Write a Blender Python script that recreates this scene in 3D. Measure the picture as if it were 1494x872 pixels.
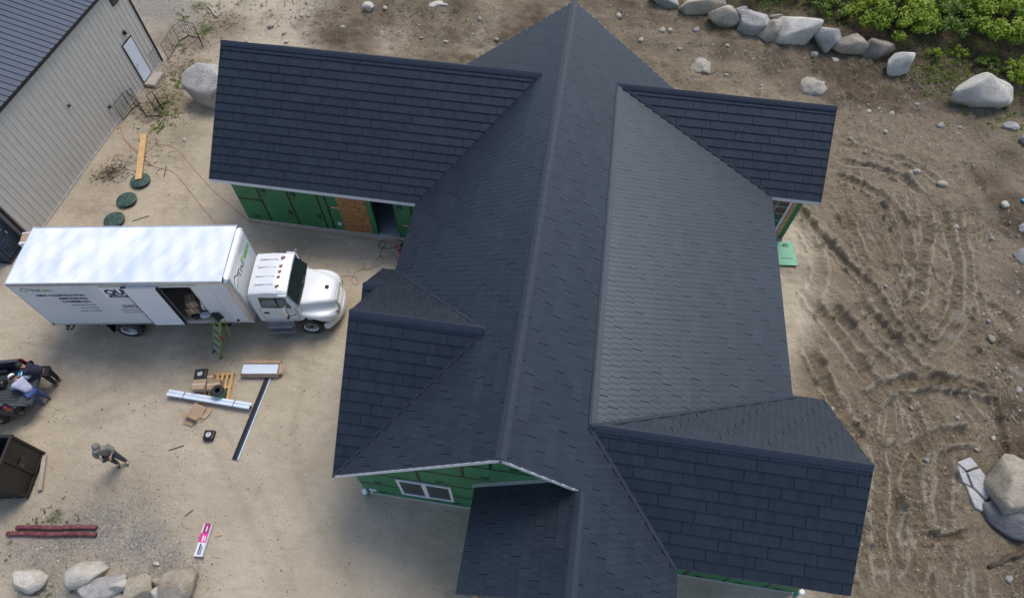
import bpy, bmesh, math, random
import numpy as np
from mathutils import Vector, Matrix

for o in list(bpy.data.objects): bpy.data.objects.remove(o)
sc = bpy.context.scene
COL = sc.collection
R = math.radians
random.seed(7); rng = np.random.default_rng(11)

# ------------------------------------------------------------------ camera
CAM = np.array([0.81111933, -8.79305056, 20.90060266])
CR = np.array([0.98904356, 0.14732126, 0.00944863])
CU = np.array([-0.12920157, 0.83288118, 0.53815973])
CF = np.array([-0.07141279, 0.53348419, -0.84278991])
FPX = 898.88
cd = bpy.data.cameras.new('camera'); cam = bpy.data.objects.new('camera', cd); COL.objects.link(cam)
cam.matrix_world = Matrix(((CR[0], CU[0], -CF[0], CAM[0]), (CR[1], CU[1], -CF[1], CAM[1]), (CR[2], CU[2], -CF[2], CAM[2]), (0, 0, 0, 1)))
cd.sensor_width = 36; cd.lens = 36 * FPX / 1494; cd.clip_start = .1; cd.clip_end = 6000
sc.camera = cam

# ------------------------------------------------------------------ sky, sun, exposure
SUN_EL, SUN_AZ = R(61), R(22)
w = bpy.data.worlds.new('World'); sc.world = w; w.use_nodes = True
nt = w.node_tree; nt.nodes.clear()
sky = nt.nodes.new('ShaderNodeTexSky'); sky.sky_type = 'NISHITA'; sky.sun_disc = False
sky.sun_elevation = SUN_EL; sky.sun_rotation = SUN_AZ; sky.air_density = 1.0; sky.dust_density = 2.2; sky.ozone_density = 1.0
bg = nt.nodes.new('ShaderNodeBackground'); bg.inputs[1].default_value = 0.13
wo = nt.nodes.new('ShaderNodeOutputWorld')
nt.links.new(sky.outputs[0], bg.inputs[0]); nt.links.new(bg.outputs[0], wo.inputs[0])
sl = bpy.data.lights.new('sun', 'SUN'); sl.energy = 1.35; sl.angle = R(26); sl.color = (1, .94, .83)
so = bpy.data.objects.new('sun', sl); COL.objects.link(so)
sd = Vector((math.sin(SUN_AZ) * math.cos(SUN_EL), math.cos(SUN_AZ) * math.cos(SUN_EL), math.sin(SUN_EL)))
so.rotation_euler = sd.to_track_quat('Z', 'Y').to_euler(); so.location = sd * 60
sc.view_settings.view_transform = 'Standard'; sc.view_settings.look = 'None'
sc.view_settings.exposure = 0.64; sc.view_settings.gamma = 1; sc.view_settings.use_curve_mapping = False
sc.render.engine = 'CYCLES'

# ------------------------------------------------------------------ pixel helpers (a pixel gives a direction only)
def ray(px, py): return CF + CR * (px - 747) / FPX - CU * (py - 436) / FPX
def P(px, py, z=0.0):
    d = ray(px, py); return CAM + d * (z - CAM[2]) / d[2]
def proj(X):
    d = np.asarray(X, float) - CAM; q = d @ CF
    return np.stack([747 + FPX * (d @ CR) / q, 436 - FPX * (d @ CU) / q], -1)

# ------------------------------------------------------------------ mesh helpers
class MB:
    def __init__(s): s.v = []; s.f = []; s.uv = None
    def add(s, vs, fs, M=None):
        n = len(s.v)
        for p in vs:
            p = Vector(p)
            s.v.append(M @ p if M else p)
        s.f += [tuple(i + n for i in q) for q in fs]; return s
    def box(s, x0, x1, y0, y1, z0, z1, M=None):
        return s.add([(x0,y0,z0),(x1,y0,z0),(x1,y1,z0),(x0,y1,z0),(x0,y0,z1),(x1,y0,z1),(x1,y1,z1),(x0,y1,z1)],
                     [(3,2,1,0),(4,5,6,7),(0,1,5,4),(1,2,6,5),(2,3,7,6),(3,0,4,7)], M)
    def tube(s, pts, r, n=6, M=None, cap=True, r2=None):
        pts = [Vector(p) for p in pts]; m = len(pts); vs = []; fs = []
        for i, p in enumerate(pts):
            a = pts[max(i-1,0)]; b = pts[min(i+1,m-1)]; t = (b-a)
            t = t.normalized() if t.length > 1e-9 else Vector((0,0,1))
            ref = Vector((0,0,1)) if abs(t.z) < .9 else Vector((1,0,0))
            x = t.cross(ref).normalized(); y = x.cross(t)
            rr = r if r2 is None else r + (r2-r)*i/max(m-1,1)
            for k in range(n):
                an = 2*math.pi*k/n; vs.append(p + x*math.cos(an)*rr + y*math.sin(an)*rr)
        for i in range(m-1):
            for k in range(n):
                fs.append((i*n+k, i*n+(k+1)%n, (i+1)*n+(k+1)%n, (i+1)*n+k))
        if cap: fs.append(tuple(range(n))[::-1]); fs.append(tuple((m-1)*n+k for k in range(n)))
        return s.add(vs, fs, M)
    def lathe(s, prof, n=20, M=None, cap=True):     # prof: (r,z) list, axis z
        vs = []; fs = []
        for r_, z in prof:
            for k in range(n): vs.append((r_*math.cos(2*math.pi*k/n), r_*math.sin(2*math.pi*k/n), z))
        for i in range(len(prof)-1):
            for k in range(n): fs.append((i*n+k, i*n+(k+1)%n, (i+1)*n+(k+1)%n, (i+1)*n+k))
        if cap: fs.append(tuple(range(n))[::-1]); fs.append(tuple((len(prof)-1)*n+k for k in range(n)))
        return s.add(vs, fs, M)
    def prism(s, poly, z0, z1, M=None):   # poly (x,y) list ccw
        n = len(poly)
        return s.add([(a,b,z0) for a,b in poly]+[(a,b,z1) for a,b in poly],
                     [tuple(range(n))[::-1], tuple(range(n,2*n))]+[(i,(i+1)%n,n+(i+1)%n,n+i) for i in range(n)], M)
    def loft(s, secs, M=None, cap=True):  # list of equal-length rings (open strips closed by cap)
        n = len(secs[0]); vs = [p for q in secs for p in q]; fs = []
        for i in range(len(secs)-1):
            for k in range(n): fs.append((i*n+k, i*n+(k+1)%n, (i+1)*n+(k+1)%n, (i+1)*n+k))
        if cap: fs.append(tuple(range(n))[::-1]); fs.append(tuple((len(secs)-1)*n+k for k in range(n)))
        return s.add(vs, fs, M)
    def mesh(s, name, mat=None, smooth=False, bevel=0, sub=0, seg=1):
        me = bpy.data.meshes.new(name); me.from_pydata([tuple(p) for p in s.v], [], s.f)
        bm = bmesh.new(); bm.from_mesh(me)
        bmesh.ops.recalc_face_normals(bm, faces=bm.faces)
        if bevel: bmesh.ops.bevel(bm, geom=list(bm.edges), offset=bevel, segments=seg, affect='EDGES', profile=.5, clamp_overlap=True)
        bm.to_mesh(me); bm.free()
        if smooth: me.polygons.foreach_set('use_smooth', [True]*len(me.polygons))
        if mat: me.materials.append(mat)
        return me
    def build(s, name, mat, parent=None, smooth=False, bevel=0, sub=0, loc=None, M=None, seg=1):
        me = s.mesh(name, mat, smooth, bevel, seg=seg)
        o = bpy.data.objects.new(name, me); COL.objects.link(o)
        if parent: o.parent = parent
        if loc is not None: o.location = loc
        if M is not None: o.matrix_local = M
        if sub:
            m = o.modifiers.new('s', 'SUBSURF'); m.levels = sub; m.render_levels = sub
        return o
def B(*a, **k): return MB().box(*a, **k)
def link(name, me, parent=None, M=None):
    o = bpy.data.objects.new(name, me); COL.objects.link(o)
    if parent: o.parent = parent
    if M is not None: o.matrix_local = M
    return o
def tag(o, label, cat, group=None):
    o['label'] = label; o['category'] = cat
    if group: o['group'] = group
    return o
def thing(name, label, cat, loc=(0,0,0), rz=0, group=None):
    o = bpy.data.objects.new(name, None); COL.objects.link(o); o.empty_display_size = .2
    o.location = loc; o.rotation_euler = (0,0,rz); return tag(o, label, cat, group)
def kind(o, k): o['kind'] = k; return o
TZ = Matrix.Translation
def RX(a): return Matrix.Rotation(a, 4, 'X')
def RY(a): return Matrix.Rotation(a, 4, 'Y')
def RZ(a): return Matrix.Rotation(a, 4, 'Z')
def frame(o, x, y, z):      # matrix from axes
    return Matrix(((x[0],y[0],z[0],o[0]),(x[1],y[1],z[1],o[1]),(x[2],y[2],z[2],o[2]),(0,0,0,1)))

# ------------------------------------------------------------------ materials
def _n(nt, t, **k):
    n = nt.nodes.new('ShaderNode'+t)
    for a, b in k.items(): setattr(n, a, b)
    return n
def newmat(name):
    m = bpy.data.materials.new(name); m.use_nodes = True; nt = m.node_tree; nt.nodes.clear()
    out = _n(nt, 'OutputMaterial'); b = _n(nt, 'BsdfPrincipled'); nt.links.new(b.outputs[0], out.inputs[0])
    return m, nt, b, out
def noise(nt, co, scale, detail=4, rough=.6):
    n = _n(nt, 'TexNoise'); n.inputs['Scale'].default_value = scale; n.inputs['Detail'].default_value = detail; n.inputs['Roughness'].default_value = rough
    if co is not None: nt.links.new(co, n.inputs['Vector'])
    return n.outputs['Fac']
def ramp(nt, fac, a, b, ca=(0,0,0,1), cb=(1,1,1,1)):
    r = _n(nt, 'ValToRGB'); e = r.color_ramp.elements
    e[0].position = a; e[1].position = b; e[0].color = ca if len(ca)==4 else (*ca,1); e[1].color = cb if len(cb)==4 else (*cb,1)
    nt.links.new(fac, r.inputs[0]); return r.outputs[0]
def mixc(nt, fac, a, b, mode='MIX'):
    m = _n(nt, 'MixRGB'); m.blend_type = mode
    for i, x in ((0,fac),(1,a),(2,b)):
        if isinstance(x, (int,float)): m.inputs[i].default_value = x
        elif isinstance(x, (tuple,list)): m.inputs[i].default_value = (*x[:3],1)
        else: nt.links.new(x, m.inputs[i])
    return m.outputs[0]
def mth(nt, op, a, b=0, c=None):
    m = _n(nt, 'Math'); m.operation = op
    for i, x in enumerate((a,b) if c is None else (a,b,c)):
        if isinstance(x, (int,float)): m.inputs[i].default_value = x
        else: nt.links.new(x, m.inputs[i])
    return m.outputs[0]
def bump(nt, b, h, st=.3, dist=.02):
    n = _n(nt, 'Bump'); n.inputs['Strength'].default_value = st; n.inputs['Distance'].default_value = dist
    nt.links.new(h, n.inputs['Height']); nt.links.new(n.outputs[0], b.inputs['Normal']); return n
def gen(name, col, rough=.6, metal=0, var=.12, scale=3, bst=0, bsc=30, spec=.5, dirt=None, dirtamt=.35, coat=0):
    m, nt, b, _ = newmat(name)
    tc = _n(nt, 'TexCoord').outputs['Object']
    nz = noise(nt, tc, scale, 5)
    lo = tuple(c*(1-var) for c in col); hi = tuple(min(c*(1+var),1) for c in col)
    c = ramp(nt, nz, .3, .7, lo, hi)
    if dirt:
        d = noise(nt, tc, scale*2.3, 8, .7)
        f = mth(nt, 'MULTIPLY', ramp(nt, d, .48, .75), dirtamt)
        c = mixc(nt, f, c, dirt)
    nt.links.new(c, b.inputs['Base Color'])
    b.inputs['Roughness'].default_value = rough; b.inputs['Metallic'].default_value = metal
    b.inputs['Specular IOR Level'].default_value = spec; b.inputs['Coat Weight'].default_value = coat
    if bst: bump(nt, b, noise(nt, tc, bsc, 6), bst, .02)
    return m
def attr(nt, name):
    a = _n(nt, 'Attribute'); a.attribute_name = name; return a.outputs['Fac']

DUST = (.36,.31,.24)
M = {}
M['white_paint'] = gen('white_paint', (.66,.68,.70), .25, var=.03, scale=.7, dirt=(.5,.46,.4), dirtamt=.12, coat=.3)
M['white_trim'] = gen('white_trim', (.64,.66,.69), .5, var=.04)
M['alu'] = gen('alu', (.62,.63,.65), .38, .75, var=.08, scale=6)
M['black'] = gen('black', (.012,.012,.014), .5, var=.2)
M['rubber'] = gen('rubber', (.018,.018,.019), .8, var=.2, dirt=DUST, dirtamt=.5, scale=5)
M['rim'] = gen('rim', (.72,.72,.72), .4, var=.05, dirt=(.3,.26,.2), dirtamt=.4, scale=6)
M['darkmetal'] = gen('darkmetal', (.03,.03,.032), .55, .3, var=.2, dirt=DUST, dirtamt=.3)
M['steel'] = gen('steel', (.30,.30,.31), .45, .6, var=.2, dirt=(.2,.12,.07), dirtamt=.5, scale=6)
M['glass'] = gen('glass', (.020,.028,.032), .04, var=.1, spec=.7)
M['chrome'] = gen('chrome', (.7,.7,.72), .15, .95, var=.05)
M['cardboard'] = gen('cardboard', (.37,.265,.175), .85, var=.12, scale=5, bst=.1, bsc=60)
M['cardboard2'] = gen('cardboard2', (.30,.21,.135), .85, var=.15, scale=5, bst=.1, bsc=60)
M['tape'] = gen('tape', (.52,.40,.27), .35, var=.05)
M['lumber'] = gen('lumber', (.52,.33,.15), .75, var=.18, scale=5, bst=.15, bsc=40)
M['oldwood'] = gen('oldwood', (.36,.31,.26), .85, var=.2, scale=6, bst=.2, bsc=40)
M['foundation'] = gen('foundation', (.42,.41,.39), .85, var=.12, scale=3, bst=.2, bsc=40, dirt=DUST, dirtamt=.6)
M['slab'] = gen('slab', (.26,.29,.34), .6, var=.2, scale=2, dirt=DUST, dirtamt=.4)
M['underlay'] = gen('underlay', (.014,.015,.018), .8, var=.2)
M['soffit'] = gen('soffit', (.36,.30,.22), .8, var=.1)
M['orange'] = gen('orange', (.33,.075,.03), .5, var=.2)
M['red'] = gen('red', (.45,.01,.012), .3, var=.1, coat=.4)
M['redpole'] = gen('redpole', (.13,.022,.032), .55, var=.25, scale=4, dirt=DUST, dirtamt=.45, bst=.1)
M['green_lid'] = gen('green_lid', (.014,.055,.045), .5, var=.2, scale=4, dirt=DUST, dirtamt=.45, bst=.1)
M['teal'] = gen('teal', (.03,.33,.28), .45, var=.1)
M['pvc'] = gen('pvc', (.78,.80,.78), .35, var=.05)
M['skin'] = gen('skin', (.50,.29,.20), .5, var=.08)
M['hair'] = gen('hair', (.03,.02,.014), .6, var=.3, bst=.4, bsc=120)
M['brown_steel'] = gen('brown_steel', (.013,.011,.0095), .55, var=.35, scale=3, dirt=(.06,.045,.032), dirtamt=.25, bst=.15)
M['blue_plastic'] = gen('blue_plastic', (.020,.048,.085), .45, var=.15, scale=2, dirt=DUST, dirtamt=.2)
M['bark'] = gen('bark', (.07,.05,.035), .9, var=.3, bst=.5, bsc=20)
M['barn_wall'] = gen('barn_wall', (.50,.475,.43), .5, var=.06, scale=.6, dirt=(.30,.27,.23), dirtamt=.25)
M['barn_roof'] = gen('barn_roof', (.055,.072,.105), .38, .25, var=.10, scale=.8, dirt=(.12,.12,.13), dirtamt=.25)
M['green_print'] = gen('green_print', (.004,.030,.014), .7, var=.1)
M['navy_print'] = gen('navy_print', (.012,.012,.10), .5, var=.05)
M['grey_print'] = gen('grey_print', (.10,.11,.14), .5, var=.05)
M['lime_print'] = gen('lime_print', (.14,.40,.06), .5, var=.05)
M['white_print'] = gen('white_print', (.8,.8,.8), .5, var=.03)
M['pink'] = gen('pink', (.62,.035,.25), .45, var=.1)
M['magenta'] = gen('magenta', (.30,.02,.13), .45, var=.1)
M['amber'] = gen('amber', (.22,.05,.02), .2, var=.05, coat=.5)
M['lens_red'] = gen('lens_red', (.35,.008,.012), .15, var=.05, coat=.6)
M['lens_clear'] = gen('lens_clear', (.25,.27,.30), .08, var=.1, coat=.6)
M['bedliner'] = gen('bedliner', (.034,.042,.048), .6, var=.2, dirt=DUST, dirtamt=.2)
M['cyan'] = gen('cyan', (.03,.38,.62), .5, var=.1)
M['navy_paint'] = gen('navy_paint', (.012,.014,.035), .25, var=.1, coat=.4)
M['gutter_white'] = gen('gutter_white', (.62,.70,.78), .35, var=.05, scale=4)
M['gutter_black'] = gen('gutter_black', (.016,.018,.024), .35, var=.1)
M['gutter_navy'] = gen('gutter_navy', (.035,.04,.085), .35, var=.1)
M['bag'] = gen('bag', (.55,.60,.60), .3, var=.25, scale=8, bst=.5, bsc=15)
M['ladder_green'] = gen('ladder_green', (.20,.33,.03), .45, var=.1)
M['green_label'] = gen('green_label', (.03,.13,.06), .5, var=.1)
M['zip_sheet'] = gen('zip_sheet', (.16,.42,.27), .6, var=.08)

def mat_sheathing():
    m, nt, b, _ = newmat('green_sheathing'); tc = _n(nt,'TexCoord').outputs['Object']
    c = ramp(nt, noise(nt, tc, 1.3, 6, .65), .3, .72, (.026,.150,.062), (.040,.205,.085))
    c = mixc(nt, mth(nt,'MULTIPLY', ramp(nt, noise(nt, tc, 60, 2), .5, .8), .25), c, (.05,.24,.11))
    nt.links.new(c, b.inputs['Base Color']); b.inputs['Roughness'].default_value = .55
    bump(nt, b, noise(nt, tc, 45, 3), .12, .01); return m
M['sheathing'] = mat_sheathing()
def mat_tape():
    m, nt, b, _ = newmat('seam_tape'); tc = _n(nt,'TexCoord').outputs['Object']
    c = ramp(nt, noise(nt, tc, 14, 2), .60, .66, (.010,.011,.012), (.17,.17,.16))
    nt.links.new(c, b.inputs['Base Color']); b.inputs['Roughness'].default_value = .5; return m
M['seam_tape'] = mat_tape()
def mat_osb():
    m, nt, b, _ = newmat('osb'); tc = _n(nt,'TexCoord').outputs['Object']
    v = _n(nt,'TexVoronoi'); v.inputs['Scale'].default_value = 22; nt.links.new(tc, v.inputs['Vector'])
    sep = _n(nt,'SeparateColor'); nt.links.new(v.outputs['Color'], sep.inputs[0])
    c = ramp(nt, sep.outputs[0], .1, .9, (.19,.075,.025), (.46,.24,.10))
    nt.links.new(c, b.inputs['Base Color']); b.inputs['Roughness'].default_value = .8
    bump(nt, b, sep.outputs[1], .3, .01); return m
M['osb'] = mat_osb()
def mat_shingle(name='metal_shingle', cap=False):
    m, nt, b, _ = newmat(name)
    uv = _n(nt,'UVMap'); uv.uv_map = 'uv'; s = _n(nt,'SeparateXYZ'); nt.links.new(uv.outputs[0], s.inputs[0])
    x = mth(nt,'DIVIDE', s.outputs[0], .186)
    rn = attr(nt,'rnd')
    wn = _n(nt,'TexWhiteNoise'); wn.noise_dimensions = '2D'; cmb = _n(nt,'CombineXYZ')
    nt.links.new(mth(nt,'FLOOR', x), cmb.inputs[0]); nt.links.new(rn, cmb.inputs[1]); nt.links.new(cmb.outputs[0], wn.inputs['Vector'])
    fr = mth(nt,'FRACT', x)
    d = mth(nt,'MULTIPLY', mth(nt,'ABSOLUTE', mth(nt,'SUBTRACT', fr, .5)), 2)
    groove = mth(nt,'SMOOTH_MAX', mth(nt,'MULTIPLY', mth(nt,'SUBTRACT', d, .86), 8), 0, .05)
    tc = _n(nt,'TexCoord').outputs['Object']
    mp = _n(nt,'Mapping'); mp.inputs['Scale'].default_value = (60, 9, 1); nt.links.new(uv.outputs[0], mp.inputs[0])
    grain = noise(nt, mp.outputs[0], 1.0, 4)
    wear = noise(nt, tc, .8, 4)
    v = mth(nt,'ADD', mth(nt,'MULTIPLY', wn.outputs[0], .30), mth(nt,'MULTIPLY', rn, .24))
    v = mth(nt,'ADD', v, mth(nt,'MULTIPLY', grain, .38))
    v = mth(nt,'ADD', v, mth(nt,'MULTIPLY', wear, .12))
    c = ramp(nt, v, .2, .85, (.0105,.0132,.0182), (.0235,.0285,.038))
    c = mixc(nt, mth(nt,'MULTIPLY', groove, .5), c, (.008,.009,.013))
    nt.links.new(c, b.inputs['Base Color'])
    b.inputs['Roughness'].default_value = .40; b.inputs['Specular IOR Level'].default_value = .5
    h = mth(nt,'SUBTRACT', mth(nt,'ADD', mth(nt,'MULTIPLY', grain, .5), mth(nt,'MULTIPLY', wn.outputs[0], .35)), mth(nt,'MULTIPLY', groove, .9))
    b.inputs['Specular Tint'].default_value = (.72,.86,1,1)
    bump(nt, b, h, .5, .009)
    return m
M['shingle'] = mat_shingle()
M['cap'] = gen('cap', (.024,.031,.047), .36, var=.10, scale=6, bst=.1, bsc=40)
def mat_rock(name, a, c_, dark, rough=.85):
    m, nt, b, _ = newmat(name); tc = _n(nt,'TexCoord').outputs['Object']
    oi = _n(nt,'ObjectInfo').outputs['Random']
    ad = _n(nt,'VectorMath'); ad.operation = 'ADD'; cm = _n(nt,'CombineXYZ'); k = mth(nt,'MULTIPLY', oi, 37)
    for i in range(3): nt.links.new(k, cm.inputs[i])
    nt.links.new(tc, ad.inputs[0]); nt.links.new(cm.outputs[0], ad.inputs[1]); co = ad.outputs[0]
    c = ramp(nt, noise(nt, co, 1.6, 8, .65), .34, .66, a, c_)
    c = mixc(nt, mth(nt,'MULTIPLY', ramp(nt, noise(nt, co, 3.1, 9, .75), .53, .68), .7), c, dark)
    c = mixc(nt, mth(nt,'MULTIPLY', ramp(nt, noise(nt, co, 26, 4, .8), .48, .70), .55), c, tuple(x*.35 for x in a))
    c = mixc(nt, mth(nt,'MULTIPLY', ramp(nt, noise(nt, co, 5.5, 7, .8), .56, .64), .55), c, tuple(min(x*1.35,.7) for x in c_))
    nt.links.new(c, b.inputs['Base Color']); b.inputs['Roughness'].default_value = rough
    bump(nt, b, noise(nt, co, 7, 9, .75), 1.0, .10); return m
M['rock_pale'] = mat_rock('rock_pale', (.54,.50,.43), (.70,.66,.58), (.36,.31,.25))
M['rock_grey'] = mat_rock('rock_grey', (.34,.325,.31), (.52,.50,.47), (.18,.17,.165))
M['rock_tan'] = mat_rock('rock_tan', (.38,.33,.255), (.54,.47,.37), (.22,.18,.14))
M['rock_dark'] = mat_rock('rock_dark', (.13,.13,.14), (.24,.24,.25), (.07,.07,.08))
M['rock_rust'] = mat_rock('rock_rust', (.33,.27,.20), (.46,.41,.34), (.33,.19,.08))
M['rock_brown'] = mat_rock('rock_brown', (.23,.19,.155), (.36,.31,.265), (.13,.11,.09))
def mat_leaf(name, lo, hi):
    m, nt, b, out = newmat(name)
    c = ramp(nt, attr(nt,'rnd'), 0, 1, lo, hi)
    nt.links.new(c, b.inputs['Base Color']); b.inputs['Roughness'].default_value = .55
    t = _n(nt,'BsdfTranslucent'); nt.links.new(mixc(nt, .4, c, (.25,.42,.04)), t.inputs[0])
    ms = _n(nt,'MixShader'); ms.inputs[0].default_value = .38
    nt.links.new(b.outputs[0], ms.inputs[1]); nt.links.new(t.outputs[0], ms.inputs[2]); nt.links.new(ms.outputs[0], out.inputs[0]); return m
M['leaf_bright'] = mat_leaf('leaf_bright', (.10,.20,.012), (.42,.50,.035))
M['leaf_mid'] = mat_leaf('leaf_mid', (.055,.12,.012), (.20,.28,.03))
M['leaf_dull'] = mat_leaf('leaf_dull', (.045,.07,.018), (.12,.16,.04))
# ------------------------------------------------------------------ terrain
_lat = rng.random((256, 256))
def vn(x, y):
    xi = np.floor(x).astype(int); yi = np.floor(y).astype(int); fx = x-xi; fy = y-yi
    fx = fx*fx*(3-2*fx); fy = fy*fy*(3-2*fy)
    g = lambda a, b: _lat[a & 255, b & 255]
    return (g(xi,yi)*(1-fx)+g(xi+1,yi)*fx)*(1-fy)+(g(xi,yi+1)*(1-fx)+g(xi+1,yi+1)*fx)*fy
def fbm(x, y, s, o=4, ro=.5):
    v = 0; a = 1; t = 0
    for i in range(o):
        v = v+a*(vn(x*s+17.3*i, y*s-9.1*i)-.5); t += a; a *= ro; s *= 2.03
    return v/t*2
def sst(a, b, x):
    t = np.clip((x-a)/(b-a), 0, 1); return t*t*(3-2*t)
def bank(x, y):
    x = np.asarray(x, float); y = np.asarray(y, float)
    return 0.75*sst(18.5, 24.5, y)*sst(-19, -13, x)
def PG(px, py, dz=0.0):
    z = 0.0
    for _ in range(6):
        p = P(px, py, z); z = float(bank(p[0], p[1]))+dz
    return P(px, py, z)
def gl(pts): return np.array([PG(*q)[:2] for q in pts])
def smoothline(q, n=10):
    q = np.array(q, float); out = []
    ext = np.vstack([2*q[0]-q[1], q, 2*q[-1]-q[-2]])
    for i in range(1, len(ext)-2):
        p0, p1, p2, p3 = ext[i-1:i+3]
        for t in np.linspace(0, 1, n, endpoint=False):
            out.append(.5*((2*p1)+(-p0+p2)*t+(2*p0-5*p1+4*p2-p3)*t*t+(-p0+3*p1-3*p2+p3)*t**3))
    out.append(q[-1]); return np.array(out)
# ruts pressed by machines into the bare dirt (pixel polylines lying on the ground): points, depth, width, lug
RUTS = [
 ([(1160,296),(1188,335),(1213,362),(1240,390),(1262,412),(1281,436),(1300,466),(1316,480)], .10, .20, 0),
 ([(1310,280),(1318,315),(1322,345),(1330,380),(1338,420)], .08, .22, .03),
 ([(1350,300),(1354,335),(1348,375),(1341,410),(1338,440),(1318,456)], .09, .22, .04),
 ([(1372,298),(1381,330),(1390,360),(1398,390),(1396,425),(1388,465),(1365,498)], .09, .22, .04),
 ([(1395,300),(1402,335),(1410,375),(1414,410),(1412,440)], .05, .15, .04),
 ([(1318,456),(1332,478),(1350,496),(1372,504),(1392,480),(1405,455)], .08, .20, 0),
 ([(1262,592),(1290,568),(1337,556),(1395,558),(1450,572)], .13, .26, .03),
 ([(1355,812),(1341,765),(1330,718),(1327,676),(1342,652),(1375,637),(1428,635)], .13, .28, .04),
 ([(1300,830),(1297,780),(1300,720),(1302,672),(1318,640)], .10, .24, .03),
 ([(1278,640),(1286,700),(1281,762),(1288,822)], .09, .22, .03),
 ([(1377,660),(1375,733),(1379,790),(1370,840)], .08, .22, .03),
 ([(1180,505),(1205,560),(1235,615),(1262,655)], .11, .26, .03),
 ([(1205,440),(1255,495),(1300,540)], .10, .26, .03),
 ([(1168,420),(1210,470),(1245,520),(1270,560)], .09, .24, .03),
 ([(1250,430),(1290,480),(1330,530),(1360,550)], .10, .24, .02),
 ([(1225,300),(1245,340),(1262,385)], .07, .2, .03),
 ([(1215,255),(1255,270),(1300,300),(1320,330)], .09, .22, .03),
 ([(1222,235),(1270,245),(1320,262),(1350,290)], .08, .2, .03),
 ([(1220,210),(1275,222),(1330,240),(1385,275)], .06, .2, .03),
 ([(1170,330),(1190,370),(1195,410),(1180,440)], .05, .25, .02),
 ([(1258,690),(1252,750),(1256,810),(1270,868)], .06, .2, .03),
 ([(1300,560),(1330,600),(1345,640)], .07, .2, .02),
 ([(1395,580),(1420,600),(1440,625)], .06, .18, .02),
 ([(1320,860),(1335,835),(1340,800)], .07, .22, .03),
 ([(1400,548),(1432,565),(1455,600),(1462,640),(1472,690)], .10, .14, 0),
 ([(1340,780),(1380,785),(1420,775)], .12, .14, 0),
]
rr_ = random.Random(5)
def track(px, py, ang, n, curv, step=22):
    q = [(px,py)]
    for _ in range(n): px += step*math.cos(ang); py += step*math.sin(ang); ang += curv+rr_.gauss(0,.05); q.append((px,py))
    return q
TRACED = RUTS; RUTS = []
for _ in range(44):                       # crossing and turning machine tracks, mostly in pairs
    px, py = rr_.uniform(1175,1420), rr_.uniform(215,800)
    if px > 1150+.45*(py-100)+220 and py < 400: px -= 80
    a0 = R(58)+rr_.gauss(0,.28) if py < 560 else R(92)+rr_.gauss(0,.30)
    cv = rr_.gauss(0,.07); n_ = rr_.randint(4,9); dep = rr_.uniform(.04,.075); wd = rr_.uniform(.10,.17); lg_ = rr_.choice((0,.02,.03,.03))
    for k in range(rr_.choice((1,2,2))):
        RUTS.append((track(px+k*26*math.sin(a0), py-k*20*math.cos(a0), a0, n_, cv), dep, wd, lg_))
for q in ([(0,625),(90,600),(180,560),(280,530),(400,520),(480,540)],[(0,650),(90,626),(185,585),(285,553),(400,545),(470,570)],[(20,500),(140,520),(260,600),(330,690),(380,800),(400,872)],[(50,490),(170,515),(290,590),(362,690),(412,800),(432,872)],[(470,470),(440,560),(430,660),(460,760),(520,860)],[(220,180),(240,260),(235,320)],[(250,180),(272,250),(268,320)],[(300,560),(200,600),(110,620),(30,600)]):
    RUTS.append((q, .016, .13, .010))
RUTS = RUTS+TRACED
RUTS_W = []
for q, dep, wd, lug in RUTS:
    l = smoothline(gl(q), 8); RUTS_W.append((l, dep, wd, lug))
def blob(x, y, L):
    v = np.zeros_like(x)
    for px, py, r, a in L:
        c = PG(px, py); d2 = ((x-c[0])**2+(y-c[1])**2)/(r*r)
        v = np.maximum(v, a*np.exp(-d2*1.2))
    return v
def axis(lo, hi, fine, segs):
    a = [lo]
    while a[-1] < hi:
        st = fine
        for s0, s1, st_ in segs:
            if s0 <= a[-1] < s1: st = st_
        a.append(a[-1]+st)
    far = [3,8,20,60,180,600,2000]
    return np.array([lo-f for f in far[::-1]]+a+[a[-1]+f for f in far])
gx = axis(-34, 31, .13, [(8.5, 18.0, .05), (-34, -20, .2), (19.5, 31, .13)])
gy = axis(-12.5, 34, .11, [(-6, 15, .065), (27, 34, .22)])
X, Y = np.meshgrid(gx, gy); 
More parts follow.
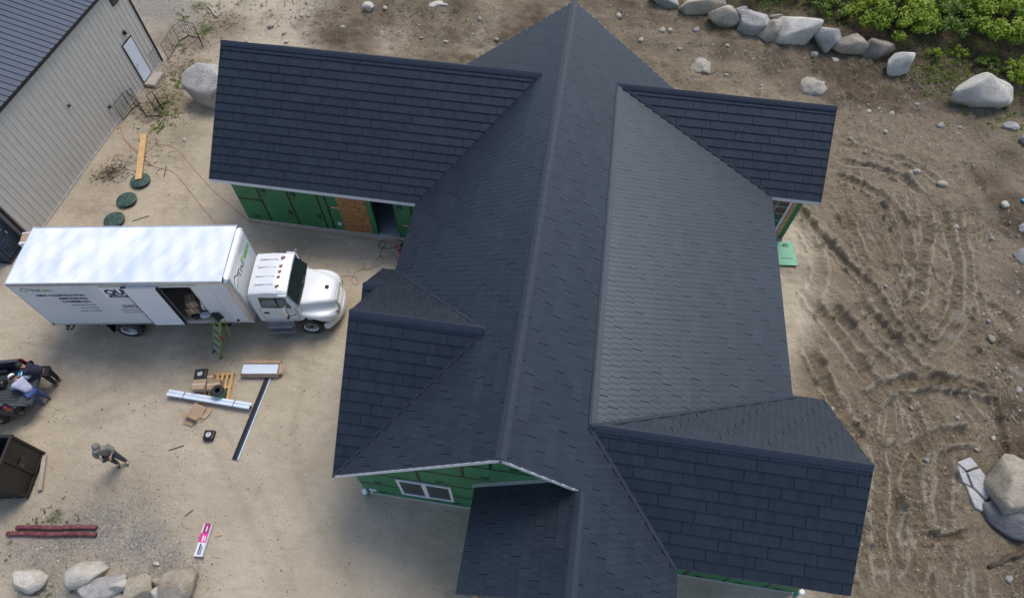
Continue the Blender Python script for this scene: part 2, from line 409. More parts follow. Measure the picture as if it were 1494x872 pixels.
def ground_height(X, Y):
    Z = bank(X, Y)
    near = np.exp(-(np.maximum(np.abs(X)-35, 0)/10)**2)*np.exp(-(np.maximum(np.abs(Y-10)-25, 0)/10)**2)
    # how rough: yard is driven flat, east side and north bank are churned
    east = sst(9.0, 11.5, X+.6*fbm(X, Y, .5, 2))*(1-sst(17, 19, Y)*.5)
    north = sst(15.5, 19.5, Y)*sst(-17, -13, X)
    rough = .020+.085*east+.14*north*sst(0, .5, fbm(X, Y, .35, 3)+.5)
    Z = Z+near*(rough*fbm(X, Y, 1.1, 6, .62)*1.5+.03*fbm(X, Y, .18, 2))
    Z = Z+near*east*.05*fbm(X*1.6+Y*.9, Y*.55-X*.3, 1.6, 4, .6)
    Z = Z+near*(east+north*.7)*(.13*(.45-np.abs(fbm(X*1.15+3, Y*.8, 1.5, 5, .62)))+.04*np.abs(fbm(X+9, Y, 4.5, 3)))
    # the yard against the boulder wall at the south-west is stony and uneven
    RZ_ = np.zeros_like(X); pale = np.zeros_like(X); trench = np.zeros_like(X)
    for ri, (l, dep, wd, lug) in enumerate(RUTS_W):
        main_ = ri >= len(RUTS_W)-len(TRACED)
        m = (X > l[:,0].min()-1.2) & (X < l[:,0].max()+1.2) & (Y > l[:,1].min()-1.2) & (Y < l[:,1].max()+1.2)
        if not m.any(): continue
        x = X[m]+.05*fbm(X[m], Y[m], 2.2, 2); y = Y[m]+.05*fbm(X[m]+40, Y[m], 2.2, 2)
        best = np.full(x.shape, 9.); arc = np.zeros_like(x); s = 0
        for a, b in zip(l[:-1], l[1:]):
            d = b-a; L = np.hypot(*d); t = np.clip(((x-a[0])*d[0]+(y-a[1])*d[1])/(L*L), 0, 1)
            q = np.hypot(x-a[0]-t*d[0], y-a[1]-t*d[1]); k = q < best
            best[k] = q[k]; arc[k] = (s+t*L)[k]; s += L
        ends = np.clip(np.minimum(arc, s-arc)/.5+.15, 0, 1)
        amp = (2.1 if main_ else 1.7 if dep > .02 else 1.2)*dep*ends*(.75+.5*fbm(x, y, 1.3, 2))
        g = np.exp(-(best/wd)**5); berm = np.exp(-((best-1.38*wd)/(.34*wd))**2)
        nz_ = fbm(x, y, 5.5, 4, .65); dz = -amp*g*(1+.5*nz_)+amp*.95*berm*np.clip(.55+1.9*nz_+.8*fbm(x+7, y, 1.1, 2), 0, 2.2)
        if lug: dz += lug*g*ends*(np.sin(arc*2*math.pi/.24) > 0)*1.3
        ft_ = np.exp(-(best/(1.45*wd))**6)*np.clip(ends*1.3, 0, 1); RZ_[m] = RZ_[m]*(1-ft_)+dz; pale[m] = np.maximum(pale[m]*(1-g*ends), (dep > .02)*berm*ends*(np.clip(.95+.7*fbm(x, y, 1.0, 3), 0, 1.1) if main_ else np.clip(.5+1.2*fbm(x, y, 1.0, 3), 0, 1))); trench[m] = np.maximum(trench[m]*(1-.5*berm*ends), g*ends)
    Z = Z+RZ_
    return Z, pale, trench, east, north
Z, PALE, TRENCH, EAST, NORTH = ground_height(X, Y)
# no bumps inside the buildings
DIRT = np.clip(EAST*.95+NORTH*np.clip(.80+.8*fbm(X, Y, .4, 3), 0, 1), 0, 1)
DIRT = np.clip(DIRT-blob(X, Y, [(1165,360,1.7,.8),(1172,420,1.6,.7),(1160,460,1.2,.6),(1190,330,1.0,.5)]), 0, 1)
DIRT = np.maximum(DIRT, blob(X, Y, [(240,150,2.0,.75),(265,190,1.8,.5),(225,120,1.6,.6),(270,100,1.8,.7),(290,60,1.6,.7),(245,60,2.0,.55),(225,200,1.8,.4),(160,260,1.4,.45),(190,235,1.5,.4),(330,40,2,.8),(130,300,1.2,.35),(165,720,1.8,.25),(420,360,1.4,.25)]))
DARK = blob(X, Y, [(1490,330,1.6,.9),(1470,300,1.5,.8),(1440,262,1.4,.7),(1494,420,1.4,.7),(1490,520,1.3,.7),(1480,600,1.2,.8),(1494,660,1.5,.8),(1440,820,.9,.4),(1490,850,1.3,.7),
   (1080,70,1.5,.5),(1130,85,1.3,.65),(1200,100,1.8,.75),(1260,110,1.8,.8),(1330,120,1.7,.8),(1370,150,1.6,.7),(1290,140,1.4,.5),(1420,185,1.6,.6),(1340,160,1,.6),(1000,30,1.4,.4),(1470,230,1.5,.7),
   (160,255,.55,.8),(470,20,1.2,.6),(560,30,1.2,.6),(620,20,1.3,.55),(440,35,1.2,.55),(390,25,1.2,.5),(680,40,1.2,.45),(520,55,1,.45),(900,30,1.5,.45),(960,70,1.2,.4),(1350,60,6,.95),(1250,20,5,.9),(1150,0,4,.8),(1450,60,6,.95),(1494,150,2,.8),(1300,-60,14,.9),(1494,-20,12,.9)])
GRAVEL = blob(X, Y, [(190,745,1.3,.6),(150,770,1.3,.85),(110,780,1.2,.8),(60,775,1,.6),(210,790,1.2,.9),(240,820,1.0,.9),(170,805,1.1,.8),(80,800,1.2,.7),(30,800,1.1,.7),(60,840,1.2,.75),(100,860,1,.8),(200,830,.9,.7),(20,735,1,.5),(90,745,1.0,.45),(280,840,.7,.7),(240,15,2.6,1.),(210,8,2.6,1.),(265,30,2,.8),(235,50,2.0,.6),(215,60,1.8,.5),(455,365,.7,.35)])
MOSS = blob(X, Y, [(80,755,.55,.75),(100,765,.45,.6),(60,752,.4,.5),(15,800,.5,.5),(65,868,.5,.6),(290,10,1.1,.7),(300,45,.8,.8),(280,95,.7,.6),(270,120,.6,.6),(245,145,.6,.5),(262,25,.7,.5),(360,5,1.6,.6),(420,15,1.2,.45),(500,25,1,.4),(680,15,1.5,.4),(1100,60,1.4,.35),(165,245,.35,.6),(140,262,.25,.6),(260,70,.5,.5),(330,10,1.2,.5),(1180,10,2,.45),(1120,5,2,.35),(1350,80,1.8,.5),(1420,110,1.8,.5),(1480,170,1.6,.5)])
WHITE = blob(X, Y, [(1023,95,.75,.9),(1186,125,.85,.9),(1090,55,1.0,.45),(1120,100,.8,.4),(1230,330,1.0,.2),(1400,460,.5,.7),(1390,490,.35,.7),(1465,510,.5,.5),(1480,545,.5,.6),(640,10,1.3,.5),(1310,130,.7,.45)])
SMUDGE_SHADE = blob(X, Y, [(300,500,1.6,.75),(200,520,1.6,.65),(400,510,1.4,.65),(130,500,1.3,.5),(350,515,1.2,.6),(450,515,1.0,.5),(90,520,1.2,.4),(250,300,1.6,.35),(260,230,1.4,.4),(600,760,1.4,.3),(650,790,1.3,.3),(240,560,.9,.25),(150,530,1.2,.3),(430,370,1.1,.35)])  # dark yard smudges; those south of the gable paint in house shadow
DARK = np.maximum(DARK, np.clip(NORTH*(.42+.75*fbm(X+5, Y, .45, 4, .6)), 0, .75))
nxg, nyg = len(gx), len(gy)
me = bpy.data.meshes.new('ground')
co = np.stack([X.ravel(), Y.ravel(), Z.ravel()], -1)
idx = np.arange(nxg*nyg).reshape(nyg, nxg)
fc = np.stack([idx[:-1,:-1].ravel(), idx[:-1,1:].ravel(), idx[1:,1:].ravel(), idx[1:,:-1].ravel()], -1)
me.vertices.add(len(co)); me.vertices.foreach_set('co', co.ravel().astype(np.float32))
me.loops.add(fc.size); me.loops.foreach_set('vertex_index', fc.ravel().astype(np.int32))
me.polygons.add(len(fc)); me.polygons.foreach_set('loop_start', (np.arange(len(fc))*4).astype(np.int32))
me.polygons.foreach_set('use_smooth', np.ones(len(fc), bool))
me.update(); me.validate()
for nm, a in dict(dirt=DIRT, dark=DARK, gravel=GRAVEL, moss=MOSS, pale=PALE, white=WHITE, smudge_shade=SMUDGE_SHADE, trench=TRENCH).items():
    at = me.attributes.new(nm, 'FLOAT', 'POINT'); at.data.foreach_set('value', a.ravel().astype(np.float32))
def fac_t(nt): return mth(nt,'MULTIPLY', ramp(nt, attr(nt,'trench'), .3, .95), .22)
def mat_ground():
    m, nt, b, _ = newmat('ground_soil'); tc = _n(nt,'TexCoord').outputs['Object']
    n1 = noise(nt, tc, .35, 6, .6); n2 = noise(nt, tc, 2.2, 8, .7); n3 = noise(nt, tc, 11, 6, .75); n4 = noise(nt, tc, 45, 4, .8)
    c = ramp(nt, n1, .35, .65, (.43,.362,.268), (.54,.463,.355))
    c = mixc(nt, mth(nt,'MULTIPLY', ramp(nt, n2, .45, .75), .35), c, (.345,.28,.195))
    mp = _n(nt,'Mapping'); mp.inputs['Rotation'].default_value = (0,0,R(12)); mp.inputs['Scale'].default_value = (.8,3.2,1); nt.links.new(tc, mp.inputs[0])
    c = mixc(nt, mth(nt,'MULTIPLY', ramp(nt, noise(nt, mp.outputs[0], 1.1, 9, .75), .50, .70), .32), c, (.27,.22,.155))
    c = mixc(nt, mth(nt,'MULTIPLY', ramp(nt, noise(nt, tc, 5.0, 9, .8), .54, .68), .35), c, (.27,.22,.155))
    c = mixc(nt, mth(nt,'MULTIPLY', ramp(nt, noise(nt, tc, 1.3, 7, .7), .55, .72), .45), c, (.58,.50,.38))
    def fac(name, lo=.35, hi=.65, amt=1.0, ns=None):
        f = mth(nt,'ADD', attr(nt, name), mth(nt,'MULTIPLY', mth(nt,'SUBTRACT', ns if ns is not None else n2, .5), .9))
        return mth(nt,'MULTIPLY', ramp(nt, f, lo, hi), amt)
    dirt = ramp(nt, n2, .3, .7, (.290,.226,.152), (.470,.382,.272))
    dirt = mixc(nt, mth(nt,'MULTIPLY', ramp(nt, n3, .48, .70), .7), dirt, (.125,.094,.062))
    dirt = mixc(nt, fac_t(nt), dirt, (.125,.095,.064))  # rut bottoms: moist soil, darkened further as painted shade for the relief
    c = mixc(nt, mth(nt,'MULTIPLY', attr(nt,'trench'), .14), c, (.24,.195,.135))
    c = mixc(nt, fac('dirt', .25, .75), c, dirt)
    c = mixc(nt, fac('pale', .30, .80, .8), c, (.53,.46,.36))  # berm crests: dry soil, with light on the ridges painted in
    c = mixc(nt, fac('smudge_shade', .25, .75, .5), c, (.24,.195,.14))
    dk = ramp(nt, n3, .35, .7, (.070,.049,.033), (.21,.150,.098))
    c = mixc(nt, fac('dark', .3, .8, .9), c, dk)
    vo = _n(nt,'TexVoronoi'); vo.inputs['Scale'].default_value = 22; nt.links.new(tc, vo.inputs['Vector'])
    sp = _n(nt,'SeparateColor'); nt.links.new(vo.outputs['Color'], sp.inputs[0])
    gr = ramp(nt, sp.outputs[0], 0, 1, (.20,.19,.175), (.48,.46,.43))
    gf = fac('gravel', .46, .95, .7, n2)
    c = mixc(nt, gf, c, gr)
    c = mixc(nt, fac('white', .35, .75, .75, n3), c, (.46,.43,.38))
    ms = ramp(nt, n4, .3, .7, (.030,.045,.012), (.10,.13,.035))
    c = mixc(nt, fac('moss', .5, .75, .75, n3), c, ms)
    # loose specks of stone and bits of bark
    v2 = _n(nt,'TexVoronoi'); v2.inputs['Scale'].default_value = 7; nt.links.new(tc, v2.inputs['Vector'])
    s2 = _n(nt,'SeparateColor'); nt.links.new(v2.outputs['Color'], s2.inputs[0])
    spk = mth(nt,'MULTIPLY', mth(nt,'LESS_THAN', v2.outputs['Distance'], .16), mth(nt,'GREATER_THAN', s2.outputs[1], .80))
    c = mixc(nt, mth(nt,'MULTIPLY', spk, .75), c, ramp(nt, s2.outputs[0], .4, .6, (.07,.055,.04), (.45,.42,.38)))
    c = mixc(nt, mth(nt,'MULTIPLY', ramp(nt, n4, .58, .8), .4), c, (.10,.085,.065))
    nt.links.new(c, b.inputs['Base Color']); b.inputs['Roughness'].default_value = .95; b.inputs['Specular IOR Level'].default_value = .2
    rg = mth(nt,'ADD', .45, mth(nt,'ADD', mth(nt,'MULTIPLY', attr(nt,'dirt'), 1.2), mth(nt,'MULTIPLY', attr(nt,'gravel'), .6)))
    h = mth(nt,'ADD', mth(nt,'MULTIPLY', n2, 1.0), mth(nt,'ADD', mth(nt,'MULTIPLY', n3, .6), mth(nt,'MULTIPLY', n4, .25)))
    h = mth(nt,'ADD', mth(nt,'MULTIPLY', h, rg), mth(nt,'MULTIPLY', mth(nt,'MULTIPLY', gf, sp.outputs[1]), .35))
    bump(nt, b, h, 1.0, .18); return m
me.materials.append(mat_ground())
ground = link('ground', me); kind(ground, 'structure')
def GZ(x, y):   # height of the built ground at a point (bilinear)
    i = int(np.clip(np.searchsorted(gx, x)-1, 0, nxg-2)); j = int(np.clip(np.searchsorted(gy, y)-1, 0, nyg-2))
    tx = (x-gx[i])/(gx[i+1]-gx[i]); ty = (y-gy[j])/(gy[j+1]-gy[j])
    return float((Z[j,i]*(1-tx)+Z[j,i+1]*tx)*(1-ty)+(Z[j+1,i]*(1-tx)+Z[j+1,i+1]*tx)*ty)
def GP(px, py, dz=0.0):
    p = PG(px, py); return Vector((p[0], p[1], GZ(p[0], p[1])+dz))
# ------------------------------------------------------------------ the house
house = thing('house', 'house under construction with dark metal shingle roof and green sheathed walls', 'house')
ZR, ZE, XW, XE, YN, YS = 6.728, 2.931, -4.968, 4.955, 14.352, -4.269
KW = (ZR-ZE)/-XW; KE = (ZR-ZE)/XE
zW = lambda x: ZR+KW*x
zE_ = lambda x: ZR-KE*x
WW = dict(x=-13.28, y=10.522, z=6.067, ys=6.293); WW['k'] = (WW['z']-ZE)/(WW['y']-WW['ys']); WW['yn'] = 2*WW['y']-WW['ys']
SW = dict(x=-4.94, y=-.452, z=5.94); SW['k'] = (SW['z']-ZE)/(SW['y']-YS); SW['yn'] = SW['y']+(SW['z']-ZE)/SW['k']-.25; SW['kn'] = (SW['z']-ZE)/(SW['yn']-SW['y'])
NE = dict(x=10.44, y=11.627, z=5.118, ys=8.791); NE['k'] = (NE['z']-ZE)/(NE['y']-NE['ys']); NE['yn'] = 2*NE['y']-NE['ys']
SE = dict(x=9.547, y=-2.458, z=5.084, ys=-5.281, yn=.327); SE['k'] = (SE['z']-ZE)/(SE['y']-SE['ys']); SE['kn'] = (SE['z']-2.944)/(SE['yn']-SE['y'])
xjW = -(ZR-WW['z'])/KW; xjSW = -(ZR-SW['z'])/KW; xjNE = (ZR-NE['z'])/KE; xjSE = (ZR-SE['z'])/KE
XSH, ZSH, YSH0, YSH1 = 8.56, 2.944, .327, 8.778
XP, YP = 2.039, -6.807; ZP = zE_(XP); XPW = -.80; ZPW = ZP-KW*(XP-XPW)
# porch gable on the west side
PY_ = 1.552; PZ_ = SW['z']-SW['kn']*(PY_-SW['y']); PXW = -5.451; PYS = PY_-(PZ_-ZE)/SW['k']
# where the wing's north slope runs out at the main north rake
z1 = WW['z']-WW['k']*(YN-WW['y']); x1 = -(ZR-z1)/KW
z2 = NE['z']-NE['k']*(YN-NE['y']); x2 = (ZR-z2)/KE
SLOPES = {
 'main_west': [(0,YN,ZR),(0,YS,ZR),(XW,YS,ZE),(xjSW,SW['y'],SW['z']),(XW,SW['yn'],ZE),(XW,WW['ys'],ZE),(xjW,WW['y'],WW['z']),(x1,YN,z1)],
 'main_east': [(0,YN,ZR),(x2,YN,z2),(xjNE,NE['y'],NE['z']),(xjSE,SE['y'],SE['z']),(XE,SE['ys'],ZE),(XE,YP,ZE),(XP,YP,ZP),(XP,YS,ZP),(0,YS,ZR)],
 'shed': [(xjNE,NE['y'],NE['z']),(XSH,YSH1,ZSH),(XSH,YSH0,ZSH),(xjSE,SE['y'],SE['z'])],
 'wing_west_south': [(WW['x'],WW['y'],WW['z']),(xjW,WW['y'],WW['z']),(XW,WW['ys'],ZE),(WW['x'],WW['ys'],ZE)],
 'wing_west_north': [(WW['x'],WW['y'],WW['z']),(WW['x'],WW['yn'],ZE),(x1,WW['yn'],ZE),(x1,YN,z1),(xjW,WW['y'],WW['z'])],
 'wing_ne_south': [(xjNE,NE['y'],NE['z']),(NE['x'],NE['y'],NE['z']),(NE['x'],NE['ys'],ZE),(XSH,YSH1,ZSH)],
 'wing_ne_north': [(xjNE,NE['y'],NE['z']),(x2,YN,z2),(x2,NE['yn'],ZE),(NE['x'],NE['yn'],ZE),(NE['x'],NE['y'],NE['z'])],
 'wing_se_south': [(xjSE,SE['y'],SE['z']),(XE,SE['ys'],ZE),(SE['x'],SE['ys'],ZE),(SE['x'],SE['y'],SE['z'])],
 'wing_se_north': [(xjSE,SE['y'],SE['z']),(SE['x'],SE['y'],SE['z']),(SE['x'],SE['yn'],ZSH),(XSH,SE['yn'],ZSH)],
 'gable_sw_south': [(SW['x'],SW['y'],SW['z']),(XW,YS,ZE),(xjSW,SW['y'],SW['z'])],
 'gable_sw_north': [(SW['x'],SW['y'],SW['z']),(xjSW,SW['y'],SW['z']),(XW,SW['yn'],ZE),(PXW,SW['yn'],ZE),(PXW,PY_,PZ_),(SW['x'],PY_,PZ_)],
 'gable_porch_south': [(PXW,PY_,PZ_),(PXW,PYS,ZE),(SW['x']-.002,PYS,ZE),(SW['x']-.002,PY_,PZ_)],
 'porch_west': [(XP,-3.90,ZP),(XPW,-3.90,ZPW),(XPW,YP,ZPW),(XP,YP,ZP)],
}
LP, EXP, BUTT = 1.30, .332, .036
def clip(poly, ax, val, keep_greater):
    out = []
    for i in range(len(poly)):
        a = poly[i]; b = poly[(i+1) % len(poly)]
        ia = (a[ax] >= val) == keep_greater or a[ax] == val; ib = (b[ax] >= val) == keep_greater or b[ax] == val
        if ia: out.append(a)
        if ia != ib:
            t = (val-a[ax])/(b[ax]-a[ax]); out.append((a[0]+t*(b[0]-a[0]), a[1]+t*(b[1]-a[1])))
    return out
def area(p):
    return .5*sum(p[i][0]*p[(i+1)%len(p)][1]-p[(i+1)%len(p)][0]*p[i][1] for i in range(len(p)))
def dedupe(p):
    q = []
    for a in p:
        if not q or (abs(a[0]-q[-1][0])+abs(a[1]-q[-1][1]) > 1e-4): q.append(a)
    if len(q) > 1 and abs(q[0][0]-q[-1][0])+abs(q[0][1]-q[-1][1]) < 1e-4: q.pop()
    return q
def panel_geo(poly, v0):
    """polygon (u,v) relative to the panel corner -> verts, faces: sloped top and side walls"""
    n = len(poly); top = []; bot = []
    for u_, v_ in poly:
        top.append((u_, v_, .006+BUTT*(1-v_/EXP))); bot.append((u_, v_, -.002))
    return top+bot, [tuple(range(n))]+[(i, n+i, n+(i+1)%n, (i+1)%n) for i in range(n)]
full_poly = [(.007,0),(LP-.007,0),(LP-.007,EXP),(.007,EXP)]
def panel_mesh(vs, fs, uvs, rnds, name):
    me = bpy.data.meshes.new(name); me.from_pydata(vs, [], fs)
    ul = me.uv_layers.new(name='uv'); li = np.zeros(len(me.loops), np.int32); me.loops.foreach_get('vertex_index', li)
    ul.data.foreach_set('uv', np.asarray(uvs, np.float32)[li].ravel())
    at = me.attributes.new('rnd', 'FLOAT', 'POINT'); at.data.foreach_set('value', np.asarray(rnds, np.float32))
    me.materials.append(M['shingle']); return me
fv, ff = panel_geo(full_poly, 0)
FULL = [panel_mesh(fv, ff, [(a+k*.37, b) for a, b, c in fv], [k/7.]*len(fv), 'shingle') for k in range(8)]
cands = []   # (projected area, slope name, matrix, poly|None, off)
DECKS = {}
for sname, pts in SLOPES.items():
    pts = [Vector(p) for p in pts]
    n = Vector((0,0,0))
    for i in range(len(pts)): n += pts[i].cross(pts[(i+1)%len(pts)])
    if n.z < 0: n = -n
    n.normalize()
    v = (Vector((0,0,1))-n*n.z).normalized(); u = v.cross(n)
    zmin = min(p.z for p in pts); o = next(p for p in pts if abs(p.z-zmin) < 1e-6)
    Mf = frame(o, u, v, n); Mi = Mf.inverted()
    poly = [tuple((Mi @ p)[:2]) for p in pts]
    if area(poly) < 0: poly = poly[::-1]
    deck = MB()
    m = len(poly)
    deck.add([(a,b,-.004) for a,b in poly]+[(a,b,-.03) for a,b in poly], [tuple(range(m)), tuple(range(m,2*m))[::-1]]+[(i,m+i,m+(i+1)%m,(i+1)%m) for i in range(m)], Mf)
    DECKS[sname] = deck.build('roof_slope', M['underlay'], house)
    us = [a for a,b in poly]; vs_ = [b for a,b in poly]
    j0 = 0; v00 = min(vs_)
    seed = random.uniform(0, LP)
    for j in range(int((max(vs_)-v00)/EXP)+1):
        off = min(us)-LP+((seed+j*.215*LP) % LP); va = v00+j*EXP; vb = va+EXP
        row = clip(clip(poly, 1, va, True), 1, vb, False)
        if len(row) < 3: continue
        i = 0
        while off+i*LP < max(us):
            u0 = off+i*LP; i += 1
            c = clip(clip(row, 0, u0+.007, True), 0, u0+LP-.007, False)
            c = dedupe(c)
            if len(c) < 3 or abs(area(c)) < .002: continue
            q = [(a-u0, b-va) for a, b in c]
            isf = abs(area(q)-(LP-.014)*EXP) < 1e-4
            Mp = Mf @ TZ((u0, va, 0))
            w3 = np.array([tuple(Mp @ Vector((a, b, .02))) for a, b in q]); p2 = proj(w3)
            cx, cy = p2.mean(0); ar = abs(area([tuple(t) for t in p2])) if (-10 < cx < 1504 and -10 < cy < 882) else 0
            if 'north' in sname and ('west' in sname or 'ne' in sname): ar = 0
            cands.append((ar, sname, Mp, None if isf else q))
cands.sort(key=lambda t: -t[0])
# alternate the ones picked apart singly: the 300 that show largest
sv, sf, su, sr = [], [], [], []
for k, (ar, sname, Mp, q) in enumerate(cands):
    if k < 300:
        if q is None: mesh = FULL[random.randrange(8)]
        else:
            a, b = panel_geo(q, 0); mesh = panel_mesh(a, b, [(x, y) for x, y, z in a], [random.random()]*len(a), 'shingle')
        link('shingle', mesh, DECKS[sname], Mp)
    else:
        a, b = panel_geo(q if q else full_poly, 0); r_ = random.randrange(8)/7.; base = len(sv)
        for x, y, z in a: sv.append(tuple(Mp @ Vector((x, y, z)))); su.append((x+r_*2.59, y)); sr.append(r_)
        sf += [tuple(t+base for t in f) for f in b]
fieldm = panel_mesh(sv, sf, su, sr, 'shingle_field')
kind(link('shingle_field', fieldm, house), 'stuff')
# ridge caps: short folded pieces lapped along every ridge
CAPL = .36
def cap_mesh(k1, k2, L=CAPL):
    mb = MB(); prof = []
    wl = .15
    for s, k in ((-1, k1), (1, k2)):
        c = 1/math.sqrt(1+k*k); dy, dz = s*c, -k*c; ny, nz = s*k*c, c
        pts = [(wl, .035), (wl-.004, .052), (.115, .056), (.11, .064), (.055, .066), (.05, .074)]
        prof.append([(dy*d+ny*h, dz*d+nz*h) for d, h in pts])
    line = prof[0]+[(0, .095)]+prof[1][::-1]
    n = len(line)
    vs = [(0, a, b) for a, b in line]+[(L+.008, a, b+.005) for a, b in line]
    fs = [(i, i+1, n+i+1, n+i) for i in range(n-1)]+[tuple(range(n, 2*n))]
    mb.add(vs, fs); return mb.mesh('ridge_cap', M['cap'])
def ridge(a, b, k1, k2):
    a = Vector(a); b = Vector(b); d = (b-a); L = d.length; d.normalize(); y = Vector((0,0,1)).cross(d)
    mesh = cap_mesh(k1, k2, L/round(L/CAPL)); n = round(L/CAPL)
    for i in range(n):
        link('ridge_cap', mesh, house, frame(a+d*(i*L/n), d, y, Vector((0,0,1))))
ridge((0,YN,ZR),(0,YS,ZR), KE, KW)
ridge((WW['x'],WW['y'],WW['z']),(xjW+.05,WW['y'],WW['z']), WW['k'], WW['k'])
ridge((NE['x'],NE['y'],NE['z']),(xjNE-.05,NE['y'],NE['z']), NE['k'], NE['k'])
ridge((SE['x'],SE['y'],SE['z']),(xjSE-.05,SE['y'],SE['z']), SE['k'], SE['k'])
ridge((SW['x'],SW['y'],SW['z']),(xjSW+.05,SW['y'],SW['z']), SW['k'], SW['k'])
ridge((PXW,PY_,PZ_),(SW['x'],PY_,PZ_), SW['k'], SW['k'])
ridge((XP,YP,ZP),(XP,YS-.02,ZP), KW, KE)
# flashings: flat strips lying on a slope beside a line
def strip(name, a, b, side, w0, w1, h, mat=None, t=.006):
    a = Vector(a); b = Vector(b); d = (b-a).normalized(); side = Vector(side); s = (side-d*side.dot(d)).normalized(); n = d.cross(s)
    if n.z < 0: n = -n
    L = (b-a).length; mb = MB(); F = frame(a, d, s, n)
    mb.add([(0,w0,h),(L,w0,h),(L,w1,h),(0,w1,h),(0,w0,h-t-.03),(L,w0,h-t-.03),(L,w1,h-t-.03),(0,w1,h-t-.03)],
           [(0,1,2,3),(4,5,6,7),(0,1,5,4),(2,3,7,6),(1,2,6,5),(0,3,7,4)], F)
    return mb.build(name, mat or M['cap'], house)
def on(sl, x, y, pts):   # vector along slope from line to a point of the slope
    return Vector(pts[1])-Vector(pts[0])
J = dict(ne=(xjNE,NE['y'],NE['z']), se=(xjSE,SE['y'],SE['z']), sw=(xjSW,SW['y'],SW['z']), ww=(xjW,WW['y'],WW['z']))
strip('pitch_break_flashing', J['ne'], J['se'], (-1,0,KE), 0, .10, .060)
strip('pitch_break_flashing', J['ne'], J['se'], (1,0,-.335), .002, .17, .058)
strip('valley_flashing', J['se'], (XSH,YSH0,ZSH), (0,-1,SE['kn']), .01, .16, .048)
strip('valley_flashing', J['ne'], (XSH,YSH1,ZSH), (0,1,NE['k']), .01, .10, .052)
strip('valley_flashing', J['se'], (XE,SE['ys'],ZE), (-1,0,KE), .01, .13, .046)
strip('valley_flashing', J['ww'], (XW,WW['ys'],ZE), (1,0,KW), .0, .05, .046)
strip('valley_flashing', J['sw'], (XW,YS,ZE), (1,0,KW), .0, .08, .046)
strip('valley_flashing', J['sw'], (XW,SW['yn'],ZE), (0,-1,SW['kn']), .0, .12, .048)
# eave and rake trim: white drip edge over a fascia board, soffit behind
def trim(a, b, inward, drop=.15, edge=True):
    a = Vector(a); b = Vector(b); d = (b-a).normalized(); L = (b-a).length; i = Vector(inward); i = (i-d*i.dot(d)).normalized(); up = Vector((0,0,1)); up = (up-d*up.dot(d)-i*up.dot(i)).normalized()
    F = frame(a, d, i, up)
    MB().box(0, L, .004, .035, -drop-.03, -.034, F).build('fascia', M['white_trim'], house)
    MB().box(-.01, L+.01, -.014, .003, -.048, .012, F).build('drip_edge', M['white_trim'], house)
e = .003
trim((WW['x'],WW['ys'],ZE),(XW,WW['ys'],ZE),(0,1,0)); RK = [((WW['x'],WW['ys'],ZE),(WW['x'],WW['y'],WW['z']),(1,0,0)), ((WW['x'],WW['yn'],ZE),(WW['x'],WW['y'],WW['z']),(1,0,0))]
trim((XW,YS,ZE),(0,YS,ZR),(0,1,0)); trim((0,YS,ZR),(XP,YS,ZP),(0,1,0))
trim((XW,SW['yn'],ZE),(XW,WW['ys'],ZE),(1,0,0))
trim((0,YN,ZR),(x1,YN,z1),(0,-1,0)); trim((0,YN,ZR),(x2,YN,z2),(0,-1,0)); trim((WW['x'],WW['yn'],ZE),(x1,WW['yn'],ZE),(0,-1,0))
trim((XSH,NE['ys'],ZE),(NE['x'],NE['ys'],ZE),(0,1,0)); RK += [((NE['x'],NE['ys'],ZE),(NE['x'],NE['y'],NE['z']),(-1,0,0)), ((NE['x'],NE['yn'],ZE),(NE['x'],NE['y'],NE['z']),(-1,0,0))]; trim((x2,NE['yn'],ZE),(NE['x'],NE['yn'],ZE),(0,-1,0))
def dtrim(a, b, inward):   # eaves with dark drip edge
    a = Vector(a); b = Vector(b); d = (b-a).normalized(); L = (b-a).length; i = Vector(inward); i = (i-d*i.dot(d)).normalized(); up = (Vector((0,0,1))-d*d.z); up = (up-i*up.dot(i)).normalized()
    F = frame(a, d, i, up)
    MB().box(0, L, .004, .035, -.18, -.034, F).build('fascia', M['cap'], house)
    MB().box(-.01, L+.01, -.012, .003, -.05, .030, F).build('drip_edge', M['cap'], house)
for q_ in RK: dtrim(*q_)
dtrim((XSH,YSH0,ZSH),(XSH,YSH1,ZSH),(-1,0,0)); dtrim((XE,SE['ys'],ZE),(SE['x'],SE['ys'],ZE),(0,1,0)); dtrim((SE['x'],SE['ys'],ZE),(SE['x'],SE['y'],SE['z']),(-1,0,0)); dtrim((SE['x'],SE['yn'],ZSH),(SE['x'],SE['y'],SE['z']),(-1,0,0)); dtrim((XSH,SE['yn'],ZSH),(SE['x'],SE['yn'],ZSH),(0,-1,0))
dtrim((XE,YP,ZE),(XE,SE['ys'],ZE),(-1,0,0)); dtrim((XP,YP,ZP),(XE,YP,ZE),(0,1,0)); dtrim((XP,YP,ZP),(XPW,YP,ZPW),(0,1,0)); dtrim((XPW,YP,ZPW),(XPW,-3.9,ZPW),(1,0,0))
dtrim((SW['x'],SW['y'],SW['z']),(XW,YS,ZE),(1,0,0)); dtrim((SW['x'],SW['y'],SW['z']),(SW['x'],PY_,PZ_),(1,0,0)); dtrim((PXW,PY_,PZ_),(PXW,SW['yn'],ZE),(1,0,0)); dtrim((PXW,PY_,PZ_),(PXW,PYS,ZE),(1,0,0)); dtrim((PXW,SW['yn'],ZE),(XW,SW['yn'],ZE),(0,-1,0))
# headwall flashing where the porch roof meets the gable wall
strip('wall_flashing', (XPW-.06,-3.905,ZPW-.05), (XP-.6,-3.905,ZP-KW*.6), (0,-1,0), .0, .10, .075, M['alu'])
